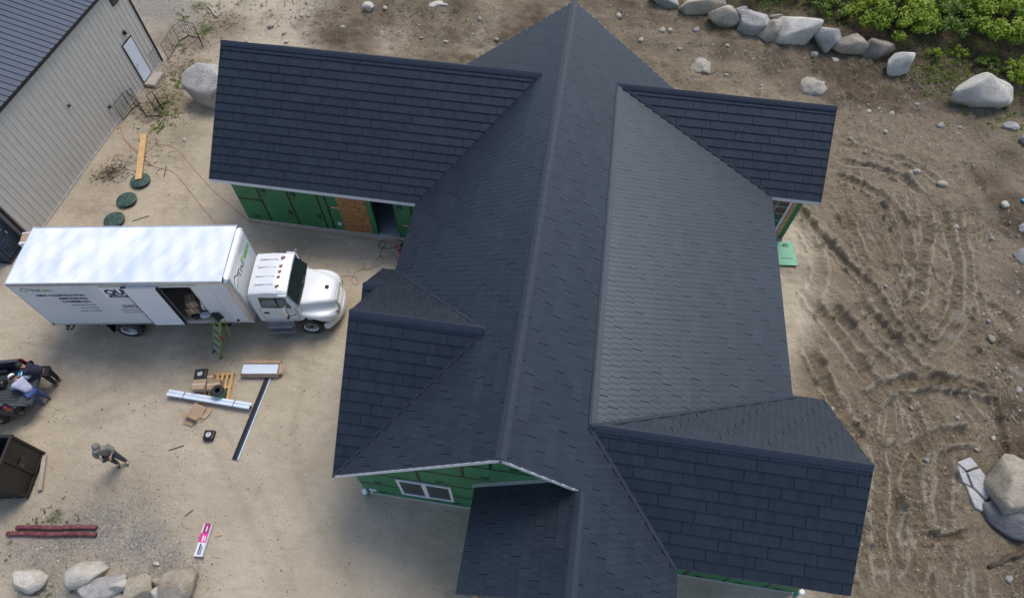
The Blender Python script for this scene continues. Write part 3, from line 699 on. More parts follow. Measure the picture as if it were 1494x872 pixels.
# ---- walls
OH = .38
def wall_prism(pts, T, mat=None, name='wall'):   # pts: list of 3d points of the outer face; T inward vector
    a = [Vector(p) for p in pts]; b = [p+Vector(T) for p in a]; n = len(a)
    return MB().add(a+b, [tuple(range(n)), tuple(range(n,2*n))[::-1]]+[(i,n+i,n+(i+1)%n,(i+1)%n) for i in range(n)]).build(name, mat or M['sheathing'], house)
zb = .14
ywS = 6.713; xwW = WW['x']+.44; xwE = -4.60; ywN = WW['yn']-OH
ySg = -3.882; xL = -4.62; xR = 4.60; yNg = YN-.36
ysS = SE['ys']+.38; xsE = SE['x']-.38; ysN = SE['yn']-.3
xnE = NE['x']-.40; ynS = 9.16; ynN = NE['yn']-OH
def gableN(x0, x1, xr, zr, k, y):  return None
top = lambda z: z-.06
# outer shells that the photograph hardly shows
WH = ZE-.04
wall_prism([(xwW,ywS,zb),(xwW,ywN,zb),(xwW,ywN,WH),(xwW,WW['y'],WW['z']-.28),(xwW,ywS,WH)], (.14,0,0))
wall_prism([(xwW,ywN,zb),(xL,ywN,zb),(xL,ywN,WH),(xwW,ywN,WH)], (0,-.14,0))
wall_prism([(xL,yNg,zb),(xR,yNg,zb),(xR,yNg,WH),(0,yNg,ZR-.10),(xL,yNg,WH)], (0,-.14,0))
wall_prism([(xL,ySg,zb),(xL,ywS,zb),(xL,ywS,WH),(xL,SW['yn']-.2,WH),(xL,SW['y'],SW['z']-.10),(xL,ySg,WH)], (.14,0,0))
wall_prism([(xR,yNg,zb),(xR,ynN,zb),(xR,ynN,WH),(xR,yNg,WH)], (-.14,0,0))
wall_prism([(xR,ynN,zb),(xnE,ynN,zb),(xnE,ynN,WH),(xR,ynN,WH)], (0,-.14,0))
wall_prism([(xnE,ynS,zb),(xnE,ynN,zb),(xnE,ynN,WH),(xnE,NE['y'],NE['z']-.25),(xnE,ynS,WH)], (-.14,0,0))
wall_prism([(xsE,ysS,zb),(xsE,ysN,zb),(xsE,ysN,WH),(xsE,SE['y'],SE['z']-.25),(xsE,ysS,WH)], (-.14,0,0))
wall_prism([(xR,ysN,zb),(xsE,ysN,zb),(xsE,ysN,WH),(xR,ysN,WH)], (0,-.14,0))
wall_prism([(xR,ysN,zb),(xR,ynS,zb),(xR,ynS,WH+.9),(xR,ysN,WH+.9)], (-.14,0,0))
wall_prism([(xR,ySg,zb),(xR,ysS,zb),(xR,ysS,WH),(xR,ySg,WH)], (-.14,0,0))
# foundation and slab
fd = MB()
fd.box(xwW-.03, xL, ywS-.03, ywN+.03, -.3, zb-.002); fd.box(xL-.03, xR+.03, ySg-.03, yNg+.03, -.3, zb-.004); fd.box(xR, xnE+.03, ynS-.03, ynN+.03, -.3, zb-.006)
fd.box(xR, xsE+.03, ysS-.03, ysN+.03, -.3, zb-.008)
fd.build('foundation', M['foundation'], house)
MB().box(xwW+.15, xL, ywS+.02, ywN-.15, zb-.001, zb+.02).build('floor_slab', M['slab'], house)
# porch posts carrying the south porch, posts under the shed
for x, y, zt in ((XPW+.35, YP+.35, ZPW-.1), (XE-.4, YP+.35, ZE-.1)):
    MB().box(x-.08, x+.08, y-.08, y+.08, 0, zt).build('porch_post', M['lumber'], house, bevel=.01)
MB().box(XPW+.2, XE-.2, YP+.25, YP+.45, ZE-.35, ZE-.1).build('porch_beam', M['lumber'], house)
for y in (YSH0+.6, (YSH0+YSH1)/2, YSH1-.5):
    MB().box(XSH-.5, XSH-.34, y-.08, y+.08, 0, ZSH-.1).build('porch_post', M['lumber'], house, bevel=.01)
def txt(body, size, mat, parent, Mx, name='lettering', ext=0.001, align='LEFT', bold=0):
    c = bpy.data.curves.new('t', 'FONT'); c.body = body; c.size = size; c.extrude = ext; c.align_x = align; c.resolution_u = 2; c.offset = bold
    o = bpy.data.objects.new('t', c); COL.objects.link(o); bpy.context.view_layer.update()
    me = bpy.data.meshes.new_from_object(o.evaluated_get(bpy.context.evaluated_depsgraph_get()))
    bpy.data.objects.remove(o); me.name = name; me.materials.clear(); me.materials.append(mat)
    return link(name, me, parent, Mx)
SOUTHF = lambda x, y, z: frame((x,y,z), (1,0,0), (0,0,1), (0,-1,0))     # x right, y up, normal south
def sheet(poly, y, mat=None, name='sheathing_panel', t=.012):   # poly (x,z), south facing
    n = len(poly); F = SOUTHF(0, y, 0)
    return MB().prism(poly, 0, t, F).build(name, mat or M['sheathing'], house)
def rect(x0, x1, z0, z1): return [(x0,z0),(x1,z0),(x1,z1),(x0,z1)]
def tapev(x, z0, z1, y): MB().box(x-.045, x+.045, y-.0155, y-.0135, z0, z1).build('seam_tape', M['seam_tape'], house)
def tapeh(x0, x1, z, y): MB().box(x0, x1, y-.0165, y-.0145, z-.045, z+.045).build('seam_tape', M['seam_tape'], house)
# west wing south wall, with the doorway left open
wall_prism([(xwW,ywS,zb),(-7.06,ywS,zb),(-7.06,ywS,WH),(xwW,ywS,WH)], (0,.14,0), M['soffit'])
wall_prism([(-6.10,ywS,zb),(xL,ywS,zb),(xL,ywS,WH),(-6.10,ywS,WH)], (0,.14,0), M['soffit'])
wall_prism([(-7.06,ywS,2.42),(-6.10,ywS,2.42),(-6.10,ywS,WH),(-7.06,ywS,WH)], (0,.14,0), M['soffit'])
g = .004
def zipmark(o, x, z, y, size, rot=0):
    F = SOUTHF(x, y, z) @ RZ(rot)
    txt('ZIP', size, M['green_print'], o, F, bold=.012*size/.2)
    txt('SYSTEM', size*.32, M['green_print'], o, F @ TZ((size*1.75, 0, 0)))
    MB().box(0, size*1.9, -size*.30, -size*.22, -.0005, .001, F).build('print_line', M['green_print'], o)
yf = ywS-.0135
for x0, x1, z0, z1, tx in ((xwW,-11.79,zb,1.47,1),(xwW,-11.79,1.47,WH,0),(-11.79,-10.52,zb,WH,2),(-10.52,-9.28,zb,WH,2),(-9.28,-8.96,zb,WH,0),(-8.96,-8.49,zb,1.55,0),(-8.96,-8.49,1.55,WH,0),(-7.28,-7.06,zb,WH,0),(-6.10,-5.40,zb,WH,2),(-5.40,xL,zb,WH,2)):
    o = sheet(rect(x0+g, x1-g, z0+g, z1-g), ywS)
    if tx == 1: zipmark(o, x0+.35, .32, yf, .2)
    if tx == 2:
        zipmark(o, x0+.17, 2.32, yf, .24, R(-90)); zipmark(o, x1-.26, 1.05, yf, .20, R(-90)) if x1-x0 > 1 else None
for x in (-11.79,-10.52,-9.28,-8.96,-5.40): tapev(x, zb+.02, WH-.02, ywS)
tapeh(xwW+.01, -11.84, 1.47, ywS); tapeh(-8.91, -8.5, 1.55, ywS)
ob = sheet(rect(-8.49,-7.28,zb+.03,WH-.01), ywS-.014, M['osb'], 'particle_board'); ob['label'] = 'orange brown strand board sheet covering a wall opening'
MB().box(-7.09,-7.045, ywS-.03, ywS+.15, zb, 2.46).build('door_jamb', M['sheathing'], house); MB().box(-6.115,-6.07, ywS-.03, ywS+.15, zb, 2.46).build('door_jamb', M['sheathing'], house)
for x, z in ((-8.6,1.62),(-5.65,1.02)): MB().box(x-.2, x+.2, ywS-.06, ywS-.02, z-.04, z+.04, None).build('wood_block', M['lumber'], house, bevel=.004)
MB().box(-8.74,-8.58, ywS-.05, ywS-.013, .50, .66).box(-8.69,-8.63, ywS-.055, ywS-.049, .55, .61).build('outlet_box', M['white_trim'], house, bevel=.006)
# south gable wall
S_SL = lambda x: (ZR+KW*x if x < 0 else ZR-KE*x)-.22
wall_prism([(xL,ySg,zb),(xR,ySg,zb),(xR,ySg,S_SL(xR)),(0,ySg,S_SL(0)),(xL,ySg,S_SL(xL))], (0,.14,0), M['soffit'])
gpoly = [(xL,zb),(xR,zb),(xR,S_SL(xR)),(0,S_SL(0)),(xL,S_SL(xL))]
rows = [zb,1.25,2.38,3.5,4.62,5.74,6.6]
for r_ in range(6):
    offx = (xL, xL-1.0, xL-.35, xL-1.4, xL-.6, xL-.2)[r_]; x = offx; k = 0
    while x < xR:
        c = clip(clip(clip(clip(gpoly, 1, rows[r_]+g, True), 1, rows[r_+1]-g, False), 0, x+g, True), 0, x+2.44-g, False)
        c = dedupe(c); xa = x; x += 2.44
        if len(c) < 3 or abs(area(c)) < .02: continue
        o = sheet(c, ySg); cxm = sum(p[0] for p in c)/len(c); czm = sum(p[1] for p in c)/len(c)
        if xa > xL+.2 and rows[r_]+.15 < S_SL(xa)-.3: tapev(xa, max(rows[r_],zb)+.02, min(rows[r_+1], S_SL(xa)-.05), ySg)
        if abs(area(c)) > .7: zipmark(o, max(xa, xL)+.5, rows[r_]+.18, ySg-.0135, .2)
    if r_:
        z = rows[r_]; xs = [t for t in np.linspace(xL, xR, 200) if S_SL(t) > z+.05]
        if xs: tapeh(xs[0]+.02, xs[-1]-.02, z, ySg)
def window(x0, x1, z0, z1, y, nsash=2, grid=None, fw=.09, mat=None, rail=False):
    fr = MB(); d = .05
    fr.box(x0, x1, y-d, y, z0, z0+fw); fr.box(x0, x1, y-d, y, z1-fw, z1); fr.box(x0, x0+fw, y-d, y, z0+fw, z1-fw); fr.box(x1-fw, x1, y-d, y, z0+fw, z1-fw)
    wn = fr.build('window', mat or M['white_trim'], house, bevel=.006)
    sw = (x1-x0-2*fw)/nsash
    for i in range(nsash):
        a = x0+fw+i*sw; b = a+sw
        if i: MB().box(a-.07, a+.07, y-d-.004, y, z0+fw, z1-fw).build('mullion', mat or M['white_trim'], wn, bevel=.005)
        a2 = a+(.07 if i else 0)+.004; b2 = b-(.07 if i < nsash-1 else 0)-.004
        MB().box(a2, b2, y-.024, y-.016, z0+fw+.004, z1-fw-.004).build('pane', M['glass'], wn)
        if rail: MB().box(a2, b2, y-.034, y-.0245, (z0+z1)/2-.025, (z0+z1)/2+.025).build('sash_rail', mat or M['white_trim'], wn)
    if grid:
        for i in range(1, grid[0]):
            xx = x0+fw+(x1-x0-2*fw)*i/grid[0]; MB().box(xx-.009, xx+.009, y-.032, y-.0242, z0+fw, z1-fw).build('glazing_bar', M['white_trim'], wn)
        for i in range(1, grid[1]):
            zz = z0+fw+(z1-z0-2*fw)*i/grid[1]; MB().box(x0+fw, x1-fw, y-.033, y-.0243, zz-.009, zz+.009).build('glazing_bar', M['white_trim'], wn)
    return wn
window(-3.30,-1.59,.70,2.27,ySg-.013)
MB().box(-4.44,-4.20, ySg-.05, ySg-.013, .46, .62).box(-4.36,-4.31, ySg-.14, ySg-.05, .50, .55).build('outlet_box', M['white_trim'], house, bevel=.006)
# south-east wing south wall
wall_prism([(xR,ysS,zb),(xsE,ysS,zb),(xsE,ysS,WH),(xR,ysS,WH)], (0,.14,0), M['soffit'])
x = xR; 
for i in range(4):
    xb = min(x+1.22, xsE); o = sheet(rect(x+g, xb-g, zb+g, WH-g), ysS)
    if i: tapev(x, zb+.02, WH-.02, ysS)
    zipmark(o, x+.3, .22, ysS-.0135, .2); x = xb
# north-east wing south wall with its tall window beside the corner
wall_prism([(xR,ynS,zb),(xnE,ynS,zb),(xnE,ynS,WH),(xR,ynS,WH)], (0,.14,0), M['soffit'])
x = xR
for i in range(5):
    xb = min(x+1.22, xnE); sheet(rect(x+g, xb-g, zb+g, WH-g), ynS)
    if i: tapev(x, zb+.02, WH-.02, ynS)
    x = xb
window(7.75,9.62,.35,2.62,ynS-.013,2,(4,5),.11)
MB().box(9.66,9.82, ynS-.035, ynS-.013, .2, 2.8).build('trim_board', M['lumber'], house)
# ------------------------------------------------------------------ the metal barn
bx0, by0, by1, bze = -21.41, 4.15, 16.33, 4.72
barn = thing('barn', 'pale ribbed metal barn with blue grey standing rib roof', 'barn', (bx0, by0, 0))
BL = by1-by0
wallF = frame((0,0,0), (0,1,0), (0,0,1), (1,0,0))     # x along wall northward, y up, normal east
RB = .3048
def ribsheet(w, h, mat, nm, n=3, rh=.022, rw=.035):
    mb = MB(); prof = [(0,0)]
    for i in range(n):
        c = (i+.5)*w/n
        prof += [(c-rw,0),(c-rw*.45,rh),(c+rw*.45,rh),(c+rw,0)]
    prof.append((w-.004,0)); m = len(prof)
    mb.add([(a,0,b) for a,b in prof]+[(a,h,b) for a,b in prof], [(i,i+1,m+i+1,m+i) for i in range(m-1)])
    return mb.mesh(nm, mat)
npan = 13; pw = BL/npan
sm = ribsheet(pw, bze-.12, M['barn_wall'], 'siding_panel', 3)
MB().box(-12, -.012, .01, BL-.01, .02, bze-.1).build('wall', M['barn_wall'], barn)
for i in range(npan): link('siding_panel', sm, barn, wallF @ TZ((i*pw, .1, 0)))
MB().box(-.01, .03, -.02, BL+.02, 0, .1).build('base_trim', M['foundation'], barn)
for y in (-.03, BL-.07): MB().box(-.06, .045, y, y+.10, .05, bze-.02).build('corner_trim', M['black'], barn)
BK = .32
rl = math.hypot(6.1, 6.1*BK); vdir = Vector((-1,0,BK)).normalized(); ndir = Vector((BK,0,1)).normalized()
roofF = frame(Vector((.12,-.25,bze-.02)), (0,1,0), vdir, ndir)
nr = 14; rw_ = (BL+.5)/nr
rm = ribsheet(rw_, rl, M['barn_roof'], 'roof_panel', 3, .035, .035)
for i in range(nr): link('roof_panel', rm, barn, roofF @ TZ((i*rw_, 0, .03)))
MB().box(0, BL+.5, -.0, rl, -.05, .02, roofF).build('roof', M['barn_roof'], barn)
roofB = frame(Vector((.12-12.2,BL+.25,bze-.02)), (0,-1,0), Vector((1,0,BK)).normalized(), Vector((-BK,0,1)).normalized())
MB().box(0, BL+.5, 0, rl-.02, -.05, .03, roofB).build('roof', M['barn_roof'], barn)
MB().box(.10, .16, -.25, BL+.25, bze-.12, bze+.01).build('eave_trim', M['black'], barn)
# door, light, window, vents
dy0, dy1 = 15.34*.935-by0, 16.16*.935-by0
dr = MB().box(.03, .055, dy0-.06, dy1+.06, .22, 2.34).build('door', M['black'], barn)
MB().box(.05, .075, dy0, dy1, .25, 2.28).build('door_leaf', gen('door_white', (.62,.66,.74), .4, var=.03), dr, bevel=.004)
MB().tube([(.08,dy0+.10,1.15),(.13,dy0+.10,1.15),(.13,dy0+.22,1.15)], .014, 6).build('door_handle', M['steel'], dr)
ly = 15.91*.935-by0
MB().box(.02, .10, ly-.09, ly+.09, 2.58, 2.76).box(.10, .16, ly-.05, ly+.05, 2.60, 2.72).build('wall_light', M['black'], barn, bevel=.01)
wy = 16.49*.935-by0
wn = MB().box(.02, .06, wy-.30, wy+.30, 3.85, 4.45).build('window', M['black'], barn); MB().box(.055, .064, wy-.25, wy+.25, 3.9, 4.4).build('pane', M['glass'], wn)
vy = 10.43*.935-by0
MB().lathe([(.06,0),(.06,.06),(.045,.08)], 12, TZ((.02,vy,2.56)) @ RY(R(90))).build('wall_vent', M['black'], barn)
hy = 12.38*.935-by0
MB().box(.02,.12,hy-.05,hy+.05,.92,1.04).tube([(.12,hy,.98),(.20,hy,.96)], .03, 6).build('hose_tap', M['darkmetal'], barn)
# step at the barn door
st = MB().box(0, .55, -.05, 1.0, 0, .2).build('door_step', gen('step_stone', (.34,.29,.25), .85, var=.15, bst=.3), None, bevel=.02, loc=(bx0+.06, dy0+by0-.05, 0))
tag(st, 'brown grey block step below the white barn door', 'step')
# ------------------------------------------------------------------ portable toilet by the barn corner
pt = thing('portable_toilet', 'dark blue portable toilet standing at the barn corner', 'portable toilet', (-22.27, 3.50, 0), R(2))
MB().box(-.55, .55, -.55, .55, .08, 2.1).build('cabin', M['blue_plastic'], pt, bevel=.04)
MB().box(-.6, .6, -.6, .6, 0, .1).build('base', M['black'], pt, bevel=.02)
MB().loft([[(-.6,-.6,2.1),(.6,-.6,2.1),(.6,.6,2.1),(-.6,.6,2.1)],[(-.58,-.58,2.2),(.58,-.58,2.2),(.58,.58,2.2),(-.58,.58,2.2)],[(-.3,-.4,2.32),(.3,-.4,2.32),(.3,.4,2.32),(-.3,.4,2.32)]]).build('roof', gen('toilet_roof', (.35,.40,.45), .5), pt, bevel=.015)
dd = MB().box(.552, .585, -.42, .42, .18, 1.95).build('door', M['blue_plastic'], pt, bevel=.012)
for z0, z1 in ((.35,.95),(1.15,1.8)):
    MB().box(.586,.604,-.28,.28,z0,z1).build('door_panel', M['blue_plastic'], dd, bevel=.015)
    MB().box(.605,.618,-.12,.12,z0+.15,z1-.15).build('door_panel', M['blue_plastic'], dd, bevel=.01)
MB().box(.606,.622,.26,.30,1.0,1.12).build('latch', M['white_trim'], dd)
for q in ((-.15,1.35),(0,1.45),(.1,1.38)): MB().box(.619,.621,q[0]-.09,q[0]+.09,q[1]-.06,q[1]+.06).build('sticker', M['white_print'], dd)
# ------------------------------------------------------------------ box truck
tr = thing('box_truck', 'white box truck with open sliding side door parked on the sand', 'truck', (-17.405, .054, 0), .16824)
L, W_, Z0, Z1 = 7.369, 2.418, 1.139, 3.754
MB().box(.03, L-.03, .03, W_-.03, Z0, Z0+.06).build('cargo_floor', M['oldwood'], tr)
MB().box(0, L, 0, .035, Z0-.10, Z0+.02).box(0, L, W_-.035, W_, Z0-.10, Z0+.02).build('bottom_rail', M['alu'], tr, bevel=.005)
da, db = 4.90, 5.98
for a0, a1, z0, z1 in ((.04,da,Z0+.02,Z1-.14),(db,L-.16,Z0+.02,Z1-.14),(da,db,Z1-.32,Z1-.14)):
    MB().box(a0, a1, .002, .035, z0, z1).build('side_wall', M['white_paint'], tr)
MB().box(.04, L-.16, W_-.035, W_-.002, Z0+.02, Z1-.14).build('side_wall', M['white_paint'], tr)
MB().box(L-.04, L-.012, .12, W_-.12, Z0, Z1-.14).build('front_wall', M['white_paint'], tr)
# panel seams and rivets on the near side
M['seam_white'] = gen('seam_white', (.60,.61,.62), .4, var=.03)
for a in (1.22, 2.44, 6.6): MB().box(a-.012, a+.012, -.003, .001, Z0+.03, Z1-.15).build('wall_seam', M['seam_white'], tr)
# roof: thin translucent sheet sagging between bows
rx, ry = 90, 26; mbv = []; mbf = []
for j in range(ry+1):
    for i in range(rx+1):
        a = .03+(L-.25)*i/rx; b = .03+(W_-.06)*j/ry
        e_ = min(1, min(j, ry-j)/3, min(i, rx-i)/4)
        z = Z1-.005+.03*math.sin(math.pi*j/ry)+e_*(.016*math.cos(2*math.pi*(a+.25*b)/.61)+.022*float(fbm(np.array(a), np.array(b), 1.3, 3)))
        mbv.append((a,b,z))
for j in range(ry):
    for i in range(rx): q = j*(rx+1)+i; mbf.append((q,q+1,q+rx+2,q+rx+1))
def mat_troof():
    m, nt, b, _ = newmat('truck_roof'); tc = _n(nt,'TexCoord').outputs['Object']
    m0 = _n(nt,'Mapping'); m0.inputs['Rotation'].default_value = (0,0,R(28)); nt.links.new(tc, m0.inputs[0]); mp = _n(nt,'Mapping'); mp.inputs['Scale'].default_value = (1.7,.45,1); nt.links.new(m0.outputs[0], mp.inputs[0])
    n = noise(nt, mp.outputs[0], 1.0, 4, .55)
    c = ramp(nt, n, .35, .62, (.56,.63,.76), (.80,.81,.84))  # white sheet with bluish sky and cloud reflections painted into the colour
    c = mixc(nt, mth(nt,'MULTIPLY', ramp(nt, noise(nt, tc, 5, 8, .7), .55, .8), .18), c, (.45,.45,.47))
    nt.links.new(c, b.inputs['Base Color']); b.inputs['Roughness'].default_value = .28
    bump(nt, b, noise(nt, mp.outputs[0], 2.2, 4), .25, .05); return m
MB().add(mbv, mbf).build('roof', mat_troof(), tr, smooth=True)
# aluminium top rails and the rounded front corner casing
MB().box(0, L-.2, -.012, .035, Z1-.15, Z1+.012).build('top_rail', M['alu'], tr, bevel=.008)
MB().box(0, L-.2, W_-.035, W_+.012, Z1-.15, Z1+.012).build('top_rail', M['alu'], tr, bevel=.008)
MB().box(-.012, .04, .0, W_, Z1-.15, Z1+.014).build('top_rail', M['alu'], tr, bevel=.008)
def qarc(n=6, r=.2): return [(math.cos(math.pi/2*i/n)*r, math.sin(math.pi/2*i/n)*r) for i in range(n+1)]
pr = [(L-.2+a, Z1-.2+.014+b) for a, b in qarc()]
inner = [(L-.2+a*.85, Z1-.2+b*.85) for a, b in qarc()][::-1]
ring = pr+inner
fcas = MB().loft([[(a, .18, z) for a, z in ring], [(a, W_-.18, z) for a, z in ring]])
fcas.build('front_top_casing', gen('casing_white', (.70,.71,.73), .3, .2, var=.04), tr, smooth=False)
for s in (0, 1):
    ctr = (L-.18, .18) if s == 0 else (L-.18, W_-.18)
    pr2 = [(ctr[0]+a*.95, ctr[1]+(-b*.95 if s == 0 else b*.95)) for a, b in qarc()]
    in2 = [(ctr[0]+a*.8, ctr[1]+(-b*.8 if s == 0 else b*.8)) for a, b in qarc()][::-1]
    p_ = pr2+in2
    MB().loft([[(a,b,Z0-.06) for a,b in p_], [(a,b,Z1-.16) for a,b in p_]]).build('front_corner_casing', M['alu'], tr)
    sp = MB(); secs = []
    for t in range(5):
        an = math.pi/2*t/4; secs.append([(ctr[0]+a*math.cos(an)*.98, ctr[1]+(-1 if s == 0 else 1)*b*math.cos(an)*.98, Z1-.17+math.sin(an)*.18) for a, b in qarc()]+[(ctr[0], ctr[1], Z1-.17+math.sin(an)*.18)])
    sp.loft(secs); sp.build('corner_cap', M['alu'], tr, smooth=True)
# rear frame with roll-up door
rf = MB(); rf.box(-.03,.03,.0,.12,Z0-.1,Z1-.14); rf.box(-.03,.03,W_-.12,W_,Z0-.1,Z1-.14); rf.box(-.03,.03,.12,W_-.12,Z1-.35,Z1-.14); rf.build('rear_frame', M['white_trim'], tr, bevel=.006)
for i in range(5): MB().box(-.005,.02,.125,W_-.125,Z0+i*.45,Z0+i*.45+.444).build('rear_door_slat', M['white_paint'], tr)
MB().box(-.02,.04,-.01,.09,Z0-.1,Z0+.03).build('bumper_corner', M['black'], tr)
# sliding door, rolled back
sdoor = MB().box(3.78, da-.02, -.11, -.07, Z0+.0, Z1-.24).build('sliding_door', gen('door_white2', (.72,.75,.80), .3, var=.03, coat=.2), tr, bevel=.008)
MB().box(3.74,da+.0,-.115,-.02,Z1-.235,Z1-.205).build('door_track', M['alu'], sdoor); MB().box(da-.03,da+.012,-.12,-.034,Z0,Z1-.25).build('door_edge', M['darkmetal'], sdoor)
MB().box(3.72,3.9,-.10,-.005,Z1-.27,Z1-.2).build('door_roller', M['black'], sdoor); MB().box(3.755,3.779,-.11,-.03,Z0+.02,Z1-.25).build('door_edge', M['darkmetal'], sdoor)
MB().box(3.0,6.2,-.03,.0,Z1-.205,Z1-.175).build('door_track', M['alu'], tr)
MB().box(db-.01,db+.03,-.004,.05,Z0+.02,Z1-.32).box(da-.03,da+.01,.0,.05,Z0+.02,Z1-.32).build('door_post', M['alu'], tr)
MB().lathe([(.05,0),(.05,.04),(.03,.05)], 10, TZ((L-.55,.0,Z0+.12)) @ RX(R(90))).build('side_marker', M['black'], tr)
# lettering on the near side and the front of the box
sideF = lambda a, z: frame((a,-.002,z),(1,0,0),(0,0,1),(0,-1,0))
def house_mark(parent, F, s):
    mb = MB(); t = .05*s
    pl = [(-.5,-.15),(-.5,.12),(0,.5),(.5,.12),(.5,-.02)]
    for (a,b),(c,d) in zip(pl[:-1],pl[1:]):
        v = Vector((c-a,d-b,0)).normalized(); n_ = Vector((-v.y,v.x,0))*.055
        mb.add([Vector((a,b,0))+n_-v*.04,Vector((c,d,0))+n_+v*.04,Vector((c,d,0))-n_+v*.04,Vector((a,b,0))-n_-v*.04],[(0,1,2,3)], F @ Matrix.Scale(s,4))
    mb.build('logo_mark', M['grey_print'], parent)
    mb = MB()
    pl = [(-.42,-.3),(0,-.3),(.45,.0),(.12,-.02),(.05,-.16),(-.3,-.16)]
    mb.add([(a,b,.0005) for a,b in pl],[tuple(range(6))], F @ Matrix.Scale(s,4)); mb.build('logo_mark', M['lime_print'], parent)
house_mark(tr, sideF(.42,3.36), .28)
txt('Tru', .19, M['navy_print'], tr, sideF(.60,3.29), bold=.006); txt('Team', .19, M['lime_print'], tr, sideF(.86,3.29), bold=.006)
for i, t in enumerate(('NEW CONSTRUCTION','REMODELING','COMMERCIAL')): txt(t, .155, M['navy_print'], tr, sideF(2.22,2.98-i*.20), align='RIGHT', bold=.007)
for i, t in enumerate(('INSULATION','GUTTERS','AND MORE')): txt(t, .15, M['grey_print'], tr, sideF(2.28,2.36-i*.20), align='RIGHT')
MB().box(2.90,4.3,-.004,-.001,2.84,3.44).build('logo_panel', M['white_print'], tr)
txt('QUI', .42, M['navy_print'], tr, sideF(3.0,3.06) @ TZ((0,0,.003)), bold=.022)
MB().box(3.02,4.3,-.0055,-.004,2.86,3.01).build('logo_band', M['navy_print'], tr); txt('Insulation', .12, M['white_print'], tr, sideF(3.12,2.90) @ TZ((0,0,.0045)))
txt('(503)', .24, M['navy_print'], tr, sideF(3.12,2.20), bold=.006); txt('FREE ESTIMATES', .10, M['navy_print'], tr, sideF(2.95,2.0)); MB().box(2.98,3.70,-.004,-.002,1.87,1.90).build('print_line', M['grey_print'], tr)
frontF = lambda b, z: frame((L-.009,b,z),(0,1,0),(0,0,1),(1,0,0))
txt('Tru', .40, M['grey_print'], tr, frontF(.66,2.98), bold=.014); txt('Team', .40, M['lime_print'], tr, frontF(1.21,2.98), bold=.014); house_mark(tr, frontF(.42,3.14), .5)
# chassis
MB().box(.2,9.9,.70,.80,.62,.86).box(.2,9.9,1.62,1.72,.62,.86).build('chassis_rail', M['darkmetal'], tr)
cr = MB(); 
for a in (.6,1.5,3.4,4.6,5.8,6.8): cr.box(a-.04,a+.04,.05,W_-.05,.88,1.04)
cr.build('cross_member', M['darkmetal'], tr)
MB().box(.0,.08,.25,W_-.25,.42,.55).build('rear_bumper', M['darkmetal'], tr, bevel=.01)
for b in (.35, W_-.35): MB().tube([(.4,b,1.02),(.05,b,.5)], .03, 6).build('bumper_bracket', M['darkmetal'], tr)
MB().tube([(.62,.08,1.05),(.18,.06,.62),(.35,.06,.62),(.80,.08,1.05)], .03, 6).build('underride_brace', M['darkmetal'], tr)
def wheel(a, b, r, wdt, side, dual=False, parent=tr, rimmat='rim', hub=True):
    Fm = TZ((a,b,r)) @ RX(R(90) if side < 0 else R(-90))
    prof = [(r*.58,-wdt/2),(r*.9,-wdt/2),(r*.98,-wdt*.38),(r,-wdt*.25),(r,wdt*.25),(r*.98,wdt*.38),(r*.9,wdt/2),(r*.60,wdt/2),(r*.58,wdt*.3)]
    wh = MB().lathe(prof, 28, Fm).build('wheel', M['rubber'], parent, smooth=True)
    MB().lathe([(r*.57,wdt*.30),(r*.585,wdt*.47),(r*.55,wdt*.48),(r*.50,wdt*.25 if not dual else -wdt*.1),(r*.30,wdt*.1 if not dual else -wdt*.2),(r*.28,wdt*.2 if not dual else -wdt*.05),(r*.1,wdt*.25 if not dual else 0)], 24, Fm).build('rim', M[rimmat], wh, smooth=True)
    hb = MB(); hb.lathe([(r*.2,wdt*.1 if not dual else -.05),(r*.2,wdt*.3 if not dual else .0),(r*.12,wdt*.38 if not dual else .04)], 14, Fm)
    for k in range(8):
        an = k*math.pi/4; hb.lathe([(.018,wdt*.08 if not dual else -.06),(.018,wdt*.24 if not dual else .0)], 6, Fm @ TZ((math.cos(an)*r*.26, math.sin(an)*r*.26, 0)))
    hb.build('hub', M['black'], wh)
    if dual: MB().lathe(prof, 28, Fm @ TZ((0,0,-wdt*1.15))).build('inner_tyre', M['rubber'], wh, smooth=True)
wheel(2.42,.17,.47,.27,-1,True); wheel(2.42,W_-.17,.47,.27,1,True)
wheel(9.27,.22,.46,.28,-1); wheel(9.27,W_-.22,.46,.28,1)
MB().tube([(2.42,.3,.47),(2.42,W_-.3,.47)], .1, 10).tube([(9.27,.3,.46),(9.27,W_-.3,.46)], .07, 8).build('axle', M['darkmetal'], tr)
for b in (.04, W_-.5): MB().box(1.80,1.83,b,b+.46,.35,1.03).build('mud_flap', M['black'], tr)
MB().box(5.7,6.3,.1,.5,.62,1.0).build('battery_box', M['darkmetal'], tr, bevel=.01)
# cab
bc = 1.155
def csec(pts): return pts
cw = .985
def cabsec(a, zs, hw):   # closed ring across the truck
    zl, zsh, zt = zs; r_ = .14
    pts = []
    pts += [(a, bc-hw, zl), (a, bc-hw, zsh)]
    pts += [(a, bc-hw+.06, zt-r_), (a, bc-hw+.06+.045, zt-.05), (a, bc-hw+.06+r_, zt)]
    pts += [(a, bc-.3, zt+.03), (a, bc+.3, zt+.03)]
    pts += [(a, bc+hw-.06-r_, zt), (a, bc+hw-.06-.045, zt-.05), (a, bc+hw-.06, zt-r_)]
    pts += [(a, bc+hw, zsh), (a, bc+hw, zl)]
    return pts
cab = MB().loft([cabsec(7.50,(.90,1.75,2.50),cw-.02), cabsec(7.56,(.86,1.75,2.60),cw), cabsec(8.2,(.86,1.75,2.66),cw), cabsec(8.66,(.86,1.75,2.62),cw), cabsec(8.80,(.86,1.75,2.53),cw), cabsec(8.98,(.86,1.72,2.15),cw-.005), cabsec(9.14,(.95,1.68,1.80),cw-.01)])
